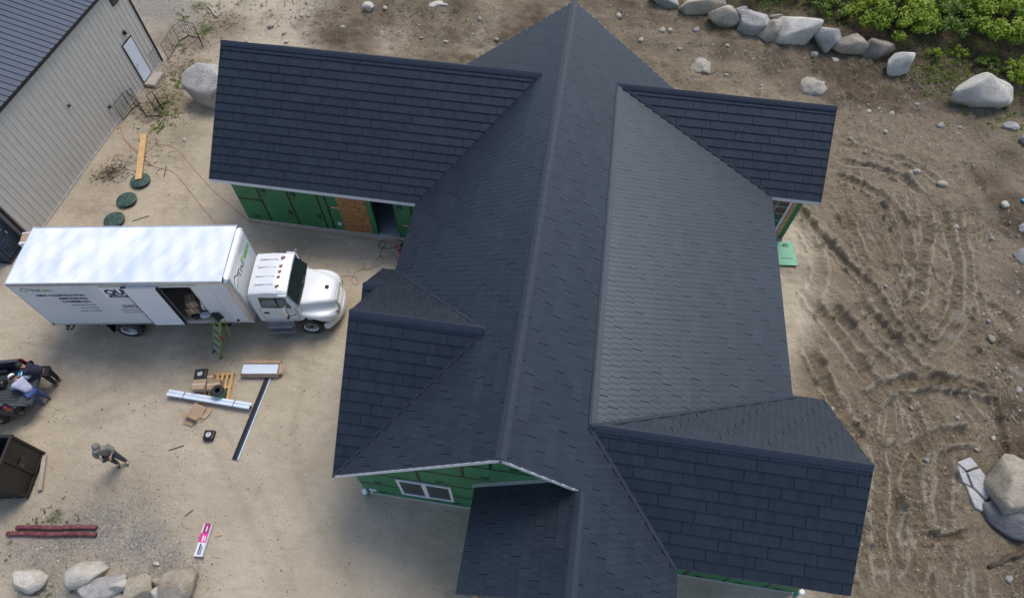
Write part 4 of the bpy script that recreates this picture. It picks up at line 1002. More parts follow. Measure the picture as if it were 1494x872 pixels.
cabo = cab.build('cab', M['white_paint'], tr, smooth=False, bevel=.0)
for p_ in cabo.data.polygons: p_.use_smooth = True
mm = cabo.modifiers.new('e','EDGE_SPLIT'); mm.split_angle = R(35)
# roof visor, ribs, marker lights
MB().loft([cabsec(8.60,(2.52,2.56,2.665),cw-.0), cabsec(8.90,(2.50,2.53,2.58),cw-.0)]).build('visor', M['white_paint'], cabo)
rb_ = MB()
for b in (-.55,-.2,.2,.55): rb_.box(7.75,8.4,bc+b-.008,bc+b+.008,2.66,2.70)
rb_.build('roof_rib', M['white_paint'], cabo)
for b in (-.62,-.24,0,.24,.62):
    MB().loft([[(8.50,bc+b-.05,2.66),(8.64,bc+b-.05,2.66),(8.64,bc+b+.05,2.66),(8.50,bc+b+.05,2.66)],[(8.52,bc+b-.03,2.745),(8.60,bc+b-.03,2.725),(8.60,bc+b+.03,2.725),(8.52,bc+b+.03,2.745)]]).build('marker_light', M['amber'], cabo)
# windscreen (two-plane) and side glass
def quadplate(pts, mat, nm, parent, off=.006):
    p = [Vector(q) for q in pts]; n_ = (p[1]-p[0]).cross(p[3]-p[0]).normalized()*off
    m = len(p); return MB().add([q+n_ for q in p]+[q-n_ for q in p], [tuple(range(m)), tuple(range(m,2*m))[::-1]]+[(i,m+i,m+(i+1)%m,(i+1)%m) for i in range(m)]).build(nm, mat, parent)
ws = [(8.885,bc-.84,2.50),(9.175,bc-.93,1.80),(9.21,bc,1.82),(9.21,bc,1.82),(8.905,bc,2.56)]
quadplate([(8.88,bc-.84,2.47),(9.165,bc-.92,1.82),(9.20,bc,1.84),(8.91,bc,2.53)], M['glass'], 'windscreen', cabo, .012)
quadplate([(8.91,bc,2.53),(9.20,bc,1.84),(9.165,bc+.92,1.82),(8.88,bc+.84,2.47)], M['glass'], 'windscreen', cabo, .012)
MB().tube([(8.92,bc,2.54),(9.21,bc,1.84)], .012, 5).build('windscreen_bar', M['black'], cabo)
for s in (-1,1):
    yb = bc+s*(cw+.002); yt = bc+s*(cw-.055)
    quadplate([(7.80,yb,1.80),(8.88,yb,1.76),(8.74,yt,2.36),(7.86,yt,2.40)], M['glass'], 'side_window', cabo, .008)
    MB().box(8.42,8.45,min(yb,yt)-.012,max(yb,yt)+.012,1.80,2.36).build('window_post', M['black'], cabo)
    for a in (7.72, 9.0): MB().box(a-.006,a+.006,yb-.004,yb+.004,.98,1.78).build('door_gap', M['black'], cabo)
    MB().box(7.80,7.98,yb-.03,yb+.03,1.42,1.50).build('door_handle', M['black'], cabo, bevel=.01)
    MB().box(7.72,9.0,yb-.004,yb+.004,.97,.985).build('door_gap', M['black'], cabo)
    # mirror on a bracket
    ym = bc+s*(cw+.28)
    mr = MB().box(8.72,8.82,ym-.11,ym+.11,1.75,2.22).build('mirror', M['chrome'], cabo, bevel=.03)
    MB().tube([(8.8,yt,2.30),(8.78,ym,2.25),(8.78,ym,1.62),(8.92,yb,1.30)], .016, 6).tube([(8.62,yb,1.30),(8.78,ym,1.66)], .014, 6).build('mirror_bracket', M['black'], mr)
    MB().lathe([(.10,-.02),(.09,.02)], 12, TZ((8.77,ym,1.60)) @ RY(R(90))).build('convex_mirror', M['black'], mr)
    # steps and tank
    MB().box(7.72,8.72,bc+s*1.12-.16,bc+s*1.12+.14,.42,.47).box(7.72,8.72,bc+s*1.0-.05,bc+s*1.0+.05,.47,.86).box(7.76,8.68,bc+s*1.08-.14,bc+s*1.08+.10,.70,.74).build('step', M['steel'], tr, bevel=.006)
# hood with fenders
def hsec(a, wf, zl, zf, wh, zh):
    h = [(a,-wf,zl),(a,-wf,(zl+zf)/2),(a,-wf+.012,zf-.09),(a,-wf+.06,zf-.035),(a,-(wh+wf)/2+.0,zf-.03),(a,-wh-.03,zf+.0),(a,-wh,zh-.055),(a,-wh+.035,zh-.008),(a,-wh*.5,zh+.008),(a,0,zh+.025)]
    f = h+[(x,-y,z) for x,y,z in h[:-1][::-1]]
    return [(x,y+bc,z) for x,y,z in f]
hd = MB().loft([hsec(9.00,.985,.80,1.42,.86,1.80), hsec(9.10,1.02,.95,1.40,.84,1.79), hsec(9.2,1.06,1.00,1.38,.82,1.775), hsec(9.42,1.10,1.02,1.36,.78,1.745), hsec(9.62,1.12,.98,1.33,.73,1.71), hsec(9.80,1.11,.72,1.29,.68,1.67), hsec(10.02,1.06,.66,1.24,.62,1.61), hsec(10.18,.97,.66,1.18,.57,1.55), hsec(10.30,.84,.66,1.10,.50,1.47), hsec(10.33,.78,.70,1.04,.46,1.42)])
hdo = hd.build('hood', M['white_paint'], tr, smooth=True, sub=1)
quadplate([(10.36,bc-.42,.80),(10.36,bc+.42,.80),(10.31,bc+.42,1.42),(10.31,bc-.42,1.42)], M['white_trim'], 'grille', hdo, .03)
for i in range(6): MB().box(10.35-.010*i,10.40-.010*i,bc-.36,bc+.36,.90+i*.075,.93+i*.075).build('grille_bar', M['alu'], hdo)
MB().box(9.92,10.06,bc-.07,bc+.07,1.62,1.685).build('hood_vent', M['black'], hdo, bevel=.01)
for s in (-1,1):
    MB().loft([[(10.10,bc+s*.93,.92),(10.16,bc+s*.93,.92),(10.14,bc+s*.90,1.16),(10.06,bc+s*.98,1.16)],[(10.38,bc+s*.68,.90),(10.42,bc+s*.66,.90),(10.38,bc+s*.64,1.08),(10.34,bc+s*.68,1.08)]]).build('headlight', M['lens_clear'], hdo)
    MB().box(9.32,9.52,bc+s*1.09-.03,bc+s*1.09+.04,1.12,1.20).build('turn_signal', M['lens_clear'], hdo, bevel=.01)
    MB().tube([(9.02,bc+s*.6,1.80),(9.16,bc+s*.3,1.84)], .012, 5).build('wiper', M['black'], hdo)
MB().box(9.03,9.10,bc-.35,bc+.35,1.79,1.815).build('cowl', M['black'], hdo)
bp = []
for t in np.linspace(-1, 1, 15): bp.append((10.42-.50*abs(t)**2.4, bc+1.08*t))
bsec = [[(a+.03,b,.40),(a+.05,b,.55),(a+.02,b,.70),(a-.12,b,.70),(a-.12,b,.40)] for a, b in bp]
MB().loft(bsec).build('front_bumper', M['white_paint'], tr, smooth=False)
# things inside the open truck body
def tworld(a, b, z):
    v_ = Matrix.Translation((-17.405,.054,0)) @ RZ(.16824) @ Vector((a,b,z)); return v_
def crate(a, b, s, hh, rz, lab, mat='cardboard', z=None):
    o = thing('cardboard_box', lab, 'box', tworld(a,b,Z0+.061 if z is None else z), .168+rz)
    MB().box(-s[0]/2,s[0]/2,-s[1]/2,s[1]/2,0,hh).build('carton', M[mat], o, bevel=.006)
    MB().box(-.03,.03,-s[1]/2-.001,s[1]/2+.001,.01,hh+.0015).build('tape', M['tape'], o); return o
crate(5.2,.45,(.45,.5),.5,.1,'brown carton just inside the open truck side door','cardboard2')
crate(5.05,1.5,(.5,.6),1.2,-.1,'tall brown carton deep inside the open truck body','cardboard')
crate(5.25,.45,(.35,.4),.35,.4,'small brown carton on top of another inside the truck','cardboard2', Z0+.565)
def lump(name, lab, cat, loc, size, mat, seed, sub=3, amp=.25, group=None):
    o = rock_mesh(size, seed, sub, amp, 0); o = link(name, o, None, TZ(loc)); o.data.materials.append(mat); tag(o, lab, cat, group); return o
# ------------------------------------------------------------------ ladder against the truck
def ladder():
    f0, f1 = P(312,513), P(323,522); tL = P(311,466,1.2); 
    foot = Vector(((f0[0]+f1[0])/2, (f0[1]+f1[1])/2, 0))
    t = thing('stepladder', 'lime green stepladder leaning into the open truck side', 'ladder', foot, -.52)
    Ht = 1.75; lean = .80; hw0, hw1 = .22, .16
    for s in (-1,1):
        MB().loft([[(s*hw0-.014,-.04,0),(s*hw0+.014,-.04,0),(s*hw0+.014,.04,0),(s*hw0-.014,.04,0)],[(s*hw1-.014,lean-.04,Ht),(s*hw1+.014,lean-.04,Ht),(s*hw1+.014,lean+.04,Ht),(s*hw1-.014,lean+.04,Ht)]]).build('rail', M['ladder_green'], t)
        MB().box(s*hw0-.03,s*hw0+.03,-.06,.06,0,.04).build('foot', M['black'], t)
        MB().tube([(s*.19,lean+.12,Ht-.15),(s*.22,lean*.75,.06)], .018, 6).build('rear_rail', M['ladder_green'], t)
    for i in range(5):
        f = (i+.8)/5.5; hw = hw0+(hw1-hw0)*f
        MB().box(-hw+.016,hw-.016,lean*f-.05,lean*f+.05,Ht*f-.02,Ht*f+.012).build('tread', M['alu'], t)
    MB().box(-.24,.24,lean-.1,lean+.16,Ht,Ht+.05).build('top_cap', M['black'], t, bevel=.012)
    MB().box(hw0*.9-.02,hw0*.9+.022,lean*.55-.045,lean*.55+.045,Ht*.45,Ht*.62).build('label', M['orange'], t)
ladder()
# ------------------------------------------------------------------ pallet and the goods round it
pz = 0.0
pc = P(316,566); ang = math.atan2(*(P(340,584)-P(281,588))[[1,0]])
a_, b_, c_ = P(310,545), P(348,543), P(340,584)
pa = math.atan2(b_[1]-a_[1], b_[0]-a_[0])
pal = thing('pallet', 'new yellow wood shipping pallet lying on the sand under cartons', 'pallet', (pc[0]+.02, pc[1]-.02, .012), pa)
PX, PYL = 1.12, 1.15
for i in range(3): MB().box(-PX/2,PX/2,-PYL/2+i*(PYL-.09)/2,-PYL/2+i*(PYL-.09)/2+.09,.02,.105).build('stringer', M['lumber'], pal, bevel=.004)
for i in range(7): x0 = -PX/2+i*(PX-.095)/6; MB().box(x0,x0+.095,-PYL/2-.003,PYL/2+.003,.1055,.127).build('deck_board', M['lumber'], pal, bevel=.003)
for i in (0,3,6): x0 = -PX/2+i*(PX-.095)/6; MB().box(x0,x0+.095,-PYL/2,PYL/2,0,.0195).build('deck_board', M['lumber'], pal, bevel=.003)
def carton(px, py, z, s, h, rz, lab, mat='cardboard', flap=False):
    p = P(px, py, z+h); o = thing('cardboard_box', lab, 'box', (p[0],p[1],z), rz)
    MB().box(-s[0]/2,s[0]/2,-s[1]/2,s[1]/2,0,h).build('carton', M[mat], o, bevel=.006)
    MB().box(-s[0]/2-.0015,s[0]/2+.0015,-.028,.028,.05,h+.0018).build('tape', M['tape'], o); return o
zt = .141
carton(290,560,zt,(.46,.40),.30,pa-.03,'brown carton with tape at the west end of the pallet')
carton(311,560,zt,(.44,.40),.29,pa+.10,'brown carton on the pallet behind the black coil','cardboard2')
carton(303,549,zt,(.40,.26),.22,pa,'low brown carton behind the two cartons on pallet','cardboard2')
def black_case(p, lab, rz, s=.36, h=.16):
    o = thing('tool_case', lab, 'case', p, rz)
    MB().box(-s/2,s/2,-s*.48,s*.48,0,h).build('body', M['black'], o, bevel=.035, seg=2)
    MB().box(-s*.36,s*.36,-s*.34,s*.34,h,h+.012).build('lid_panel', M['black'], o, bevel=.008)
    lg = MB(); n = 16; zz = h+.0135
    for r0, r1 in ((.062,.085),(.018,.040)):
        for k in range(n):
            if k in (4,): continue
            t0, t1 = 2*math.pi*k/n, 2*math.pi*(k+1)/n
            lg.add([(r0*math.cos(t0),r0*math.sin(t0),zz),(r1*math.cos(t0),r1*math.sin(t0),zz),(r1*math.cos(t1),r1*math.sin(t1),zz),(r0*math.cos(t1),r0*math.sin(t1),zz)],[(0,1,2,3)])
    lg.build('logo_mark', M['white_print'], o)
    MB().tube([(-.08,-s*.49,h*.6),(-.07,-s*.56,h*.6),(.07,-s*.56,h*.6),(.08,-s*.49,h*.6)], .012, 6).build('handle', M['black'], o); return o
p = P(307,636); black_case((p[0],p[1],.012), 'black square case with white round mark alone on sand', pa-.1, .36)
p = P(293,545,.45)
crt = carton(292,549,.012,(.40,.34),.30,pa+.02,'brown carton hidden under the black case beside pallet','cardboard2')
p = P(292,545,.46); black_case((p[0],p[1],.316), 'black case with white round mark sitting on cartons', pa+.05, .44, .15)
# black coil of strip with a green label
p = P(320,572,.32); co_ = thing('strip_coil', 'black coil of strip with green label standing on pallet', 'coil', (p[0],p[1],.142), .3)
MB().lathe([(.09,0),(.21,0),(.215,.01),(.215,.36),(.205,.37),(.10,.37),(.09,.36),(.085,.05)], 28).build('coil', M['black'], co_, smooth=False)
MB().lathe([(.2165,.05),(.2175,.055),(.2185,.30),(.2165,.305)], 28, None, False).build('label_band', M['green_label'], co_)
mbz = MB()
for k in range(5): mbz.box(.2176,.2195,-.09+k*.045,-.07+k*.045,.12,.25, RZ(R(-110)))
mbz.build('label_print', M['white_print'], co_)
# pale gutter lengths across the pallet, bound twice
def lying(name, lab, cat, p0, p1, z, build):
    a = Vector((p0[0],p0[1],z)); b = Vector((p1[0],p1[1],z)); d = b-a; o = thing(name, lab, cat, a, math.atan2(d.y,d.x)); build(o, d.length); return o
def gutter(o, Lg, w=.13, h=.10, mats=('gutter_white',)):
    t = .012
    MB().box(0,Lg,-w/2,w/2,0,t).box(0,Lg,-w/2,-w/2+t,t,h).box(0,Lg,w/2-t,w/2,t,h).box(0,Lg,-w/2+t,w/2,h,h+.01).build('channel', M[mats[0]], o)
    MB().box(0.02,Lg-.02,-w*.18,-w*.12,h+.0105,h+.020).build('rib', M['alu'], o)
p0, p1 = P(245,572,.2), P(366,592,.2)
def pg(o, Lg):
    MB().box(0,Lg,-.13,.0,0,.05).build('gutter_length', M['gutter_white'], o, bevel=.006); MB().box(.0,Lg,.004,.12,0,.045).build('gutter_length', M['gutter_white'], o, bevel=.006)
    MB().box(.01,Lg-.01,-.125,-.01,.052,.10).build('gutter_length', M['gutter_white'], o, bevel=.006); MB().box(.02,Lg+.02,.008,.11,.047,.088).build('gutter_length', M['gutter_white'], o, bevel=.006)
    for a in (.22*Lg*.9,.80*Lg): MB().box(a,a+.02,-.135,.125,-.004,.106).build('band', M['navy_print'], o)
    MB().box(Lg,Lg+.012,-.12,.0,.0,.10).build('end_cap', M['black'], o)
lying('gutter_bundle', 'pale blue white bundle of gutter lengths laid across the pallet', 'gutter bundle', p0, p1, .150, pg)
# long dark channel on the sand
p0, p1 = P(344,671), P(392,552)
def dg(o, Lg):
    MB().box(0,Lg,.0,.10,.0,.02).box(0,Lg,.085,.10,.02,.09).box(0,Lg,.0,.012,.02,.075).build('channel', M['gutter_black'], o)
    MB().box(.01,Lg-.01,-.07,-.002,.0,.05).build('channel', M['gutter_navy'], o, bevel=.006)
    MB().box(.0,Lg,-.105,-.074,0,.06).build('edge_strip', M['gutter_white'], o, bevel=.004)
lying('gutter_channel', 'long black and navy metal channel lying on the sand', 'gutter', p0, p1, .012, dg)
# opened long carton full of pale panels
q0, q1, q2 = P(352,540,.28), P(405,540,.28), P(352,528,.28)
cen = (P(380,538,.25)); ca = math.atan2(*(q1-q0)[[1,0]])
ct = thing('panel_carton', 'torn long carton showing pale panels inside on the sand', 'carton', (cen[0],cen[1],.012), ca)
LX, LY = 1.38, .46
MB().box(-LX/2,LX/2,-LY/2,LY/2,0,.03).box(-LX/2,LX/2,-LY/2,-LY/2+.012,.03,.26).box(-LX/2,LX/2,LY/2-.012,LY/2,.03,.28).box(-LX/2,-LX/2+.012,-LY/2+.012,LY/2-.012,.03,.24).box(LX/2-.012,LX/2,-LY/2+.012,LY/2-.012,.03,.27).build('carton', M['cardboard2'], ct)
nP = 24
for i in range(nP):
    x0 = -LX/2+.03+i*(LX-.08)/nP; MB().box(x0,x0+(LX-.08)/nP-.004,-LY/2+.04,LY/2-.04,.03,.25+random.uniform(-.004,.004)).build('panel', M['gutter_white'], ct)
MB().add([(-LX/2,LY/2,.27),(LX/2,LY/2,.27),(LX/2-.05,LY/2+.14,.22),(-LX/2+.2,LY/2+.12,.30)],[(0,1,2,3)]).add([(LX/2,-LY/2,.25),(LX/2+.14,-LY/2+.08,.2),(LX/2+.12,LY/2-.06,.19),(LX/2,LY/2,.27)],[(0,1,2,3)]).add([(-LX/2,-LY/2,.25),(LX/2,-LY/2,.25),(LX/2+.02,-LY/2-.06,.10),(-LX/2+.05,-LY/2-.05,.10)],[(0,1,2,3)]).build('torn_flap', M['cardboard'], ct)
# flattened cartons
def flatcard(px, py, s, rz, lab, tilt=.12, z=.05):
    p = P(px,py); o = thing('flat_cardboard', lab, 'cardboard', (p[0],p[1],z), rz)
    MB().box(-s[0]/2,s[0]/2,-s[1]/2,s[1]/2,0,.012, RX(tilt)).build('sheet', M['cardboard'], o)
    MB().box(-s[0]/2,s[0]/2,-s[1]/2-.18,-s[1]/2-.004,0,.008, RX(-tilt*1.5)).build('flap', M['cardboard2'], o); return o
flatcard(290,600,(.50,.42),pa-.45,'torn open carton lying flat beside the pallet',.25,.09)
flatcard(281,609,(.36,.26),pa-.35,'small cardboard scrap tucked under the opened carton',.02,.035)
flatcard(302,603,(.22,.42),pa-.55,'narrow cardboard flap beside the opened carton',-.06,.03)
# pink and white product box
p = P(297,787,.12); pk = thing('product_box', 'long pink and white product box lying on the sand', 'box', (p[0],p[1],.012), math.atan2(*(P(305,764)-P(291,809))[[1,0]]))
MB().box(-.50,.50,-.145,.145,0,.13).build('carton', M['white_paint'], pk, bevel=.006)
MB().box(.20,.501,-.10,.10,.131,.1325).build('panel_print', M['magenta'], pk); MB().box(-.08,.198,-.10,.146,.131,.1325).build('panel_print', M['pink'], pk)
MB().box(-.501,.501,-.1465,-.105,.03,.132).build('side_print', M['alu'], pk)
fl = frame((-.45,-.02,.133),(1,0,0),(0,1,0),(0,0,1))
for x0_, x1_, y0_, y1_, m_ in ((0,.33,.03,.075,'navy_print'),(0,.26,-.03,.01,'grey_print'),(.40,.58,.02,.06,'white_print'),(.42,.56,-.04,-.015,'white_print'),(.70,.86,.0,.03,'white_print')): MB().box(x0_,x1_,y0_,y1_,0,.0015,fl).build('print_line', M[m_], pk)
# two dark red poles
for (x0,y0),(x1,y1),lab in (((13,779),(143,780),'dark red wooden pole lying beside the gravel, the longer of two'),((27,770),(143,770),'dark red wooden pole lying beside the gravel, the shorter of two')):
    a, b = P(x0,y0), P(x1,y1); a = Vector((a[0],a[1],GZ(a[0],a[1])+.085)); b = Vector((b[0],b[1],GZ(b[0],b[1])+.085)); n_ = 10
    pts = [a.lerp(b,i/n_)+Vector((0,.012*math.sin(i),.006*math.cos(i*1.7))) for i in range(n_+1)]
    tag(MB().tube(pts,.075,10,r2=.068).build('red_pole', M['redpole'], None, smooth=True), lab, 'pole')
# septic lids and the plank
for (px,py),lab in (((205,264),'round dark green tank lid with the plank end resting on it'),((185,292),'round dark green tank lid, middle one of three'),((167,321),'round dark green tank lid next to the truck roof')):
    p = P(px,py,.1); o = thing('tank_lid', lab, 'lid', (p[0],p[1],0), random.uniform(0,6), 'tank lids beside the barn')
    MB().lathe([(.38,0),(.40,.10),(.39,.13)], 28).build('riser', M['black'], o)
    ld = MB().lathe([(.43,.11),(.43,.15),(.40,.175),(.30,.19),(.05,.195)], 28).build('cover', M['green_lid'], o)
    for k in range(6):
        an = k*math.pi/3; MB().box(.12,.36,-.012,.012,.18,.198, RZ(an)).build('rib', M['green_lid'], ld)
    for k in range(4): MB().lathe([(.02,.15),(.02,.19)], 6, TZ((.39*math.cos(k*1.57+.4),.39*math.sin(k*1.57+.4),0))).build('bolt', M['steel'], ld)
a, b = P(202,262,.22), P(210,196,.04); d = Vector(b)-Vector(a); Lp = d.length
pl = MB().box(0,Lp,-.14,.14,0,.045).build('wood_plank', M['lumber'], None, bevel=.004)
dx = d.normalized(); dyv = Vector((0,0,1)).cross(dx).normalized(); pl.matrix_world = frame(Vector((a[0],a[1],.215)), dx, dyv, dx.cross(dyv))
tag(pl, 'fresh pale wood plank resting on a green tank lid', 'plank')
# lumber by the dumpster
a, b = P(67,665), P(60,716); d = Vector(b)-Vector(a)
pl = MB().box(0,d.length,-.065,.065,0,.10).build('timber_post', M['oldwood'], None, bevel=.012); pl.matrix_world = frame(Vector((a[0],a[1],.02)), d.normalized(), Vector((0,0,1)).cross(d.normalized()), (0,0,1))
tag(pl, 'weathered grey timber post lying beside the brown dumpster', 'timber')
# carton standing behind the truck
p = P(41,344,.85); cb = thing('cardboard_box', 'brown carton on a stand behind the truck near the toilet', 'box', (-20.75,3.75,0), .3)
MB().box(-.3,.3,-.3,.3,0,.95).build('carton', M['cardboard'], cb, bevel=.01); MB().box(-.302,.302,-.302,-.2,.55,.952).box(-.302,.302,.24,.302,.6,.952).build('white_wrap', M['white_trim'], cb)
# ------------------------------------------------------------------ dumpster
b1, b2 = P(66,660), P(41,727); dv = Vector(b1-b2); dwid = dv.length
dp = thing('dumpster', 'dark brown steel dumpster with open top on the sand', 'dumpster', b2, math.atan2(dv.y,dv.x))
# local x along its end (northwards), local y backwards (west)
H, DL, wd = 1.72, 2.4, dwid
MB().box(0,wd,.05,DL,.12,.16).build('floor', M['brown_steel'], dp)
MB().box(.02,wd-.02,.0,.05,.10,H).build('end_wall', M['brown_steel'], dp)
MB().box(.02,.07,.05,DL,.10,H).build('side_wall', M['brown_steel'], dp); MB().box(wd-.07,wd-.02,.05,DL,.10,H).build('side_wall', M['brown_steel'], dp); MB().box(.02,wd-.02,DL-.05,DL,.10,H).build('end_wall', M['brown_steel'], dp)
MB().box(-.02,wd+.02,-.045,.03,H-.05,H+.05).box(-.02,.09,.03,DL,H-.05,H+.05).box(wd-.09,wd+.02,.03,DL,H-.05,H+.05).build('top_rim', M['brown_steel'], dp, bevel=.012)
for x in (0.0, wd*.5-.05, wd-.09): MB().box(x,x+.09,-.04,.0,.05,H-.05).build('rib', M['brown_steel'], dp, bevel=.01)
MB().box(0,wd,-.05,.0,.05,.14).build('base_rail', M['brown_steel'], dp)
for x in (.05,wd-.05): MB().lathe([(.09,-.05),(.09,.05)], 14, TZ((x,.35,.09)) @ RY(R(90))).build('roller', M['steel'], dp)
for y in (.6,1.2,1.8): MB().box(wd-.02,wd+.03,y,y+.08,.1,H-.05).build('rib', M['brown_steel'], dp)
MB().box(wd*.5+.02,wd*.5+.3,-.055,-.04,.75,1.0).build('latch_plate', M['darkmetal'], dp)
# ------------------------------------------------------------------ pickup with its tailgate down
rc = Vector((-17.35,-2.385,0)); fw = math.atan2(-.264,-.964)
pu = thing('pickup_truck', 'dark pickup truck with its tailgate let down', 'pickup', rc, fw)
hw = .93
MB().box(0,1.95,-.74,.74,.78,.80).build('bed_floor', M['bedliner'], pu)
for i in range(12): MB().box(.02,1.93,-.66+i*.115,-.605+i*.115,.80,.818).build('bed_rib', M['bedliner'], pu, bevel=.004)
for s in (-1,1):
    MB().loft([[(x,s*hw,z0),(x,s*(hw+.03),1.0),(x,s*(hw-.02),1.32),(x,s*(hw-.16),1.32),(x,s*(hw-.18),.80)] for x,z0 in ((.03,.55),(.25,.52),(.55,.86),(.9,.98),(1.25,.86),(1.5,.5),(1.98,.5))]).build('bed_side', M['navy_paint'], pu)
    MB().box(.05,1.95,s*(hw-.09)-.055,s*(hw-.09)+.055,1.321,1.345).build('rail_cap', M['bedliner'], pu, bevel=.006)
    MB().box(.60,1.20,min(s*.63,s*.75),max(s*.63,s*.75),.80,1.0).build('wheel_well', M['bedliner'], pu, bevel=.05)
    MB().box(-.015,.07,min(s*(hw-.06),s*(hw+.02)),max(s*(hw-.06),s*(hw+.02)),.95,1.28).build('tail_light', M['lens_red'], pu, bevel=.02)
    wheel(.9, s*.80, .38, .26, s, False, pu, 'steel')
MB().box(1.95,1.99,-.75,.75,.78,1.32).build('bed_front', M['navy_paint'], pu)
tgt = MB().box(-.52,-.01,-.72,.72,.775,.825).build('tailgate', M['navy_paint'], pu, bevel=.015)
MB().box(-.48,-.04,-.66,.66,.8255,.836).build('liner', M['bedliner'], tgt, bevel=.004)
for s in (-1,1): MB().tube([(.0,s*.74,1.15),(-.38,s*.735,.84)], .008, 5).build('cable', M['steel'], tgt)
MB().box(-.16,.02,-.90,.90,.46,.60).build('rear_bumper', M['darkmetal'], pu, bevel=.03)
def psec(x, zl, zh, hwd, tw): return [(x,-hwd,zl),(x,-hwd,1.15),(x,-tw,zh),(x,tw,zh),(x,hwd,1.15),(x,hwd,zl)]
MB().loft([psec(2.05,.5,1.78,.93,.70),psec(2.3,.5,1.86,.94,.70),psec(3.5,.5,1.86,.94,.70),psec(4.15,.5,1.30,.94,.80),psec(4.3,.5,1.22,.94,.86),psec(5.2,.5,1.12,.92,.84),psec(5.4,.55,1.0,.85,.8)]).build('cab', M['navy_paint'], pu)
for s in (-1,1):
    quadplate([(2.4,s*.925,1.22),(3.9,s*.925,1.22),(3.45,s*.735,1.78),(2.45,s*.735,1.78)], M['glass'], 'side_window', pu, .012); wheel(4.55, s*.80, .38, .26, s, False, pu, 'steel')
quadplate([(2.06,-.72,1.3),(2.06,.72,1.3),(2.06,.62,1.72),(2.06,-.62,1.72)], M['glass'], 'rear_window', pu, .015)
def pul(x,y,z): return Matrix.Translation(rc) @ RZ(fw) @ Vector((x,y,z))
q = P(31,546,.9); tb = thing('clipboard', 'bright blue folder lying on the open tailgate', 'folder', (q[0],q[1],.838), fw+.3)
MB().box(-.13,.13,-.17,.17,0,.03).build('cover', M['cyan'], tb, bevel=.004); MB().box(-.10,.02,-.12,.12,.0305,.034).build('sheet', M['white_print'], tb)
q = P(-4,560,.95); gb = thing('tool_bag', 'dark crumpled tool bag in the pickup bed', 'bag', (q[0],q[1],.82), fw)
MB().loft([[(-.25,-.15,0),(.25,-.15,0),(.25,.15,0),(-.25,.15,0)],[(-.27,-.17,.12),(.27,-.17,.12),(.27,.17,.12),(-.27,.17,.12)],[(-.22,-.06,.24),(.22,-.06,.24),(.22,.06,.24),(-.22,.06,.24)]]).build('body', M['black'], gb, bevel=.03); MB().tube([(-.12,0,.24),(-.08,0,.33),(.08,0,.33),(.12,0,.24)], .014, 6).build('handle', M['grey_print'], gb)
# ------------------------------------------------------------------ people
def skin_mesh(name, chains, mat, parent, sub=2):
    """chains: list of [(point, radius), ...]; equal points are welded"""
    vs, es, rs, key = [], [], [], {}
    def vid(p, r):
        k = tuple(round(c, 4) for c in p)
        if k not in key: key[k] = len(vs); vs.append(tuple(p)); rs.append(r)
        return key[k]
    for ch in chains:
        ids = [vid(p, r) for p, r in ch]
        es += [(a, b) for a, b in zip(ids[:-1], ids[1:]) if a != b]
    me = bpy.data.meshes.new(name); me.from_pydata(vs, es, [])
    o = bpy.data.objects.new(name, me); COL.objects.link(o)
    m = o.modifiers.new('k','SKIN'); m.use_smooth_shade = True
    for i, d in enumerate(me.skin_vertices[0].data):
        r = rs[i]; d.radius = r if isinstance(r, tuple) else (r, r); d.use_root = (i == 0)
    s = o.modifiers.new('s','SUBSURF'); s.levels = sub; s.render_levels = sub
    bpy.context.view_layer.update()
    me2 = bpy.data.meshes.new_from_object(o.evaluated_get(bpy.context.evaluated_depsgraph_get()))
    bpy.data.objects.remove(o); me2.name = name; me2.materials.clear(); me2.materials.append(mat)
    return link(name, me2, parent)
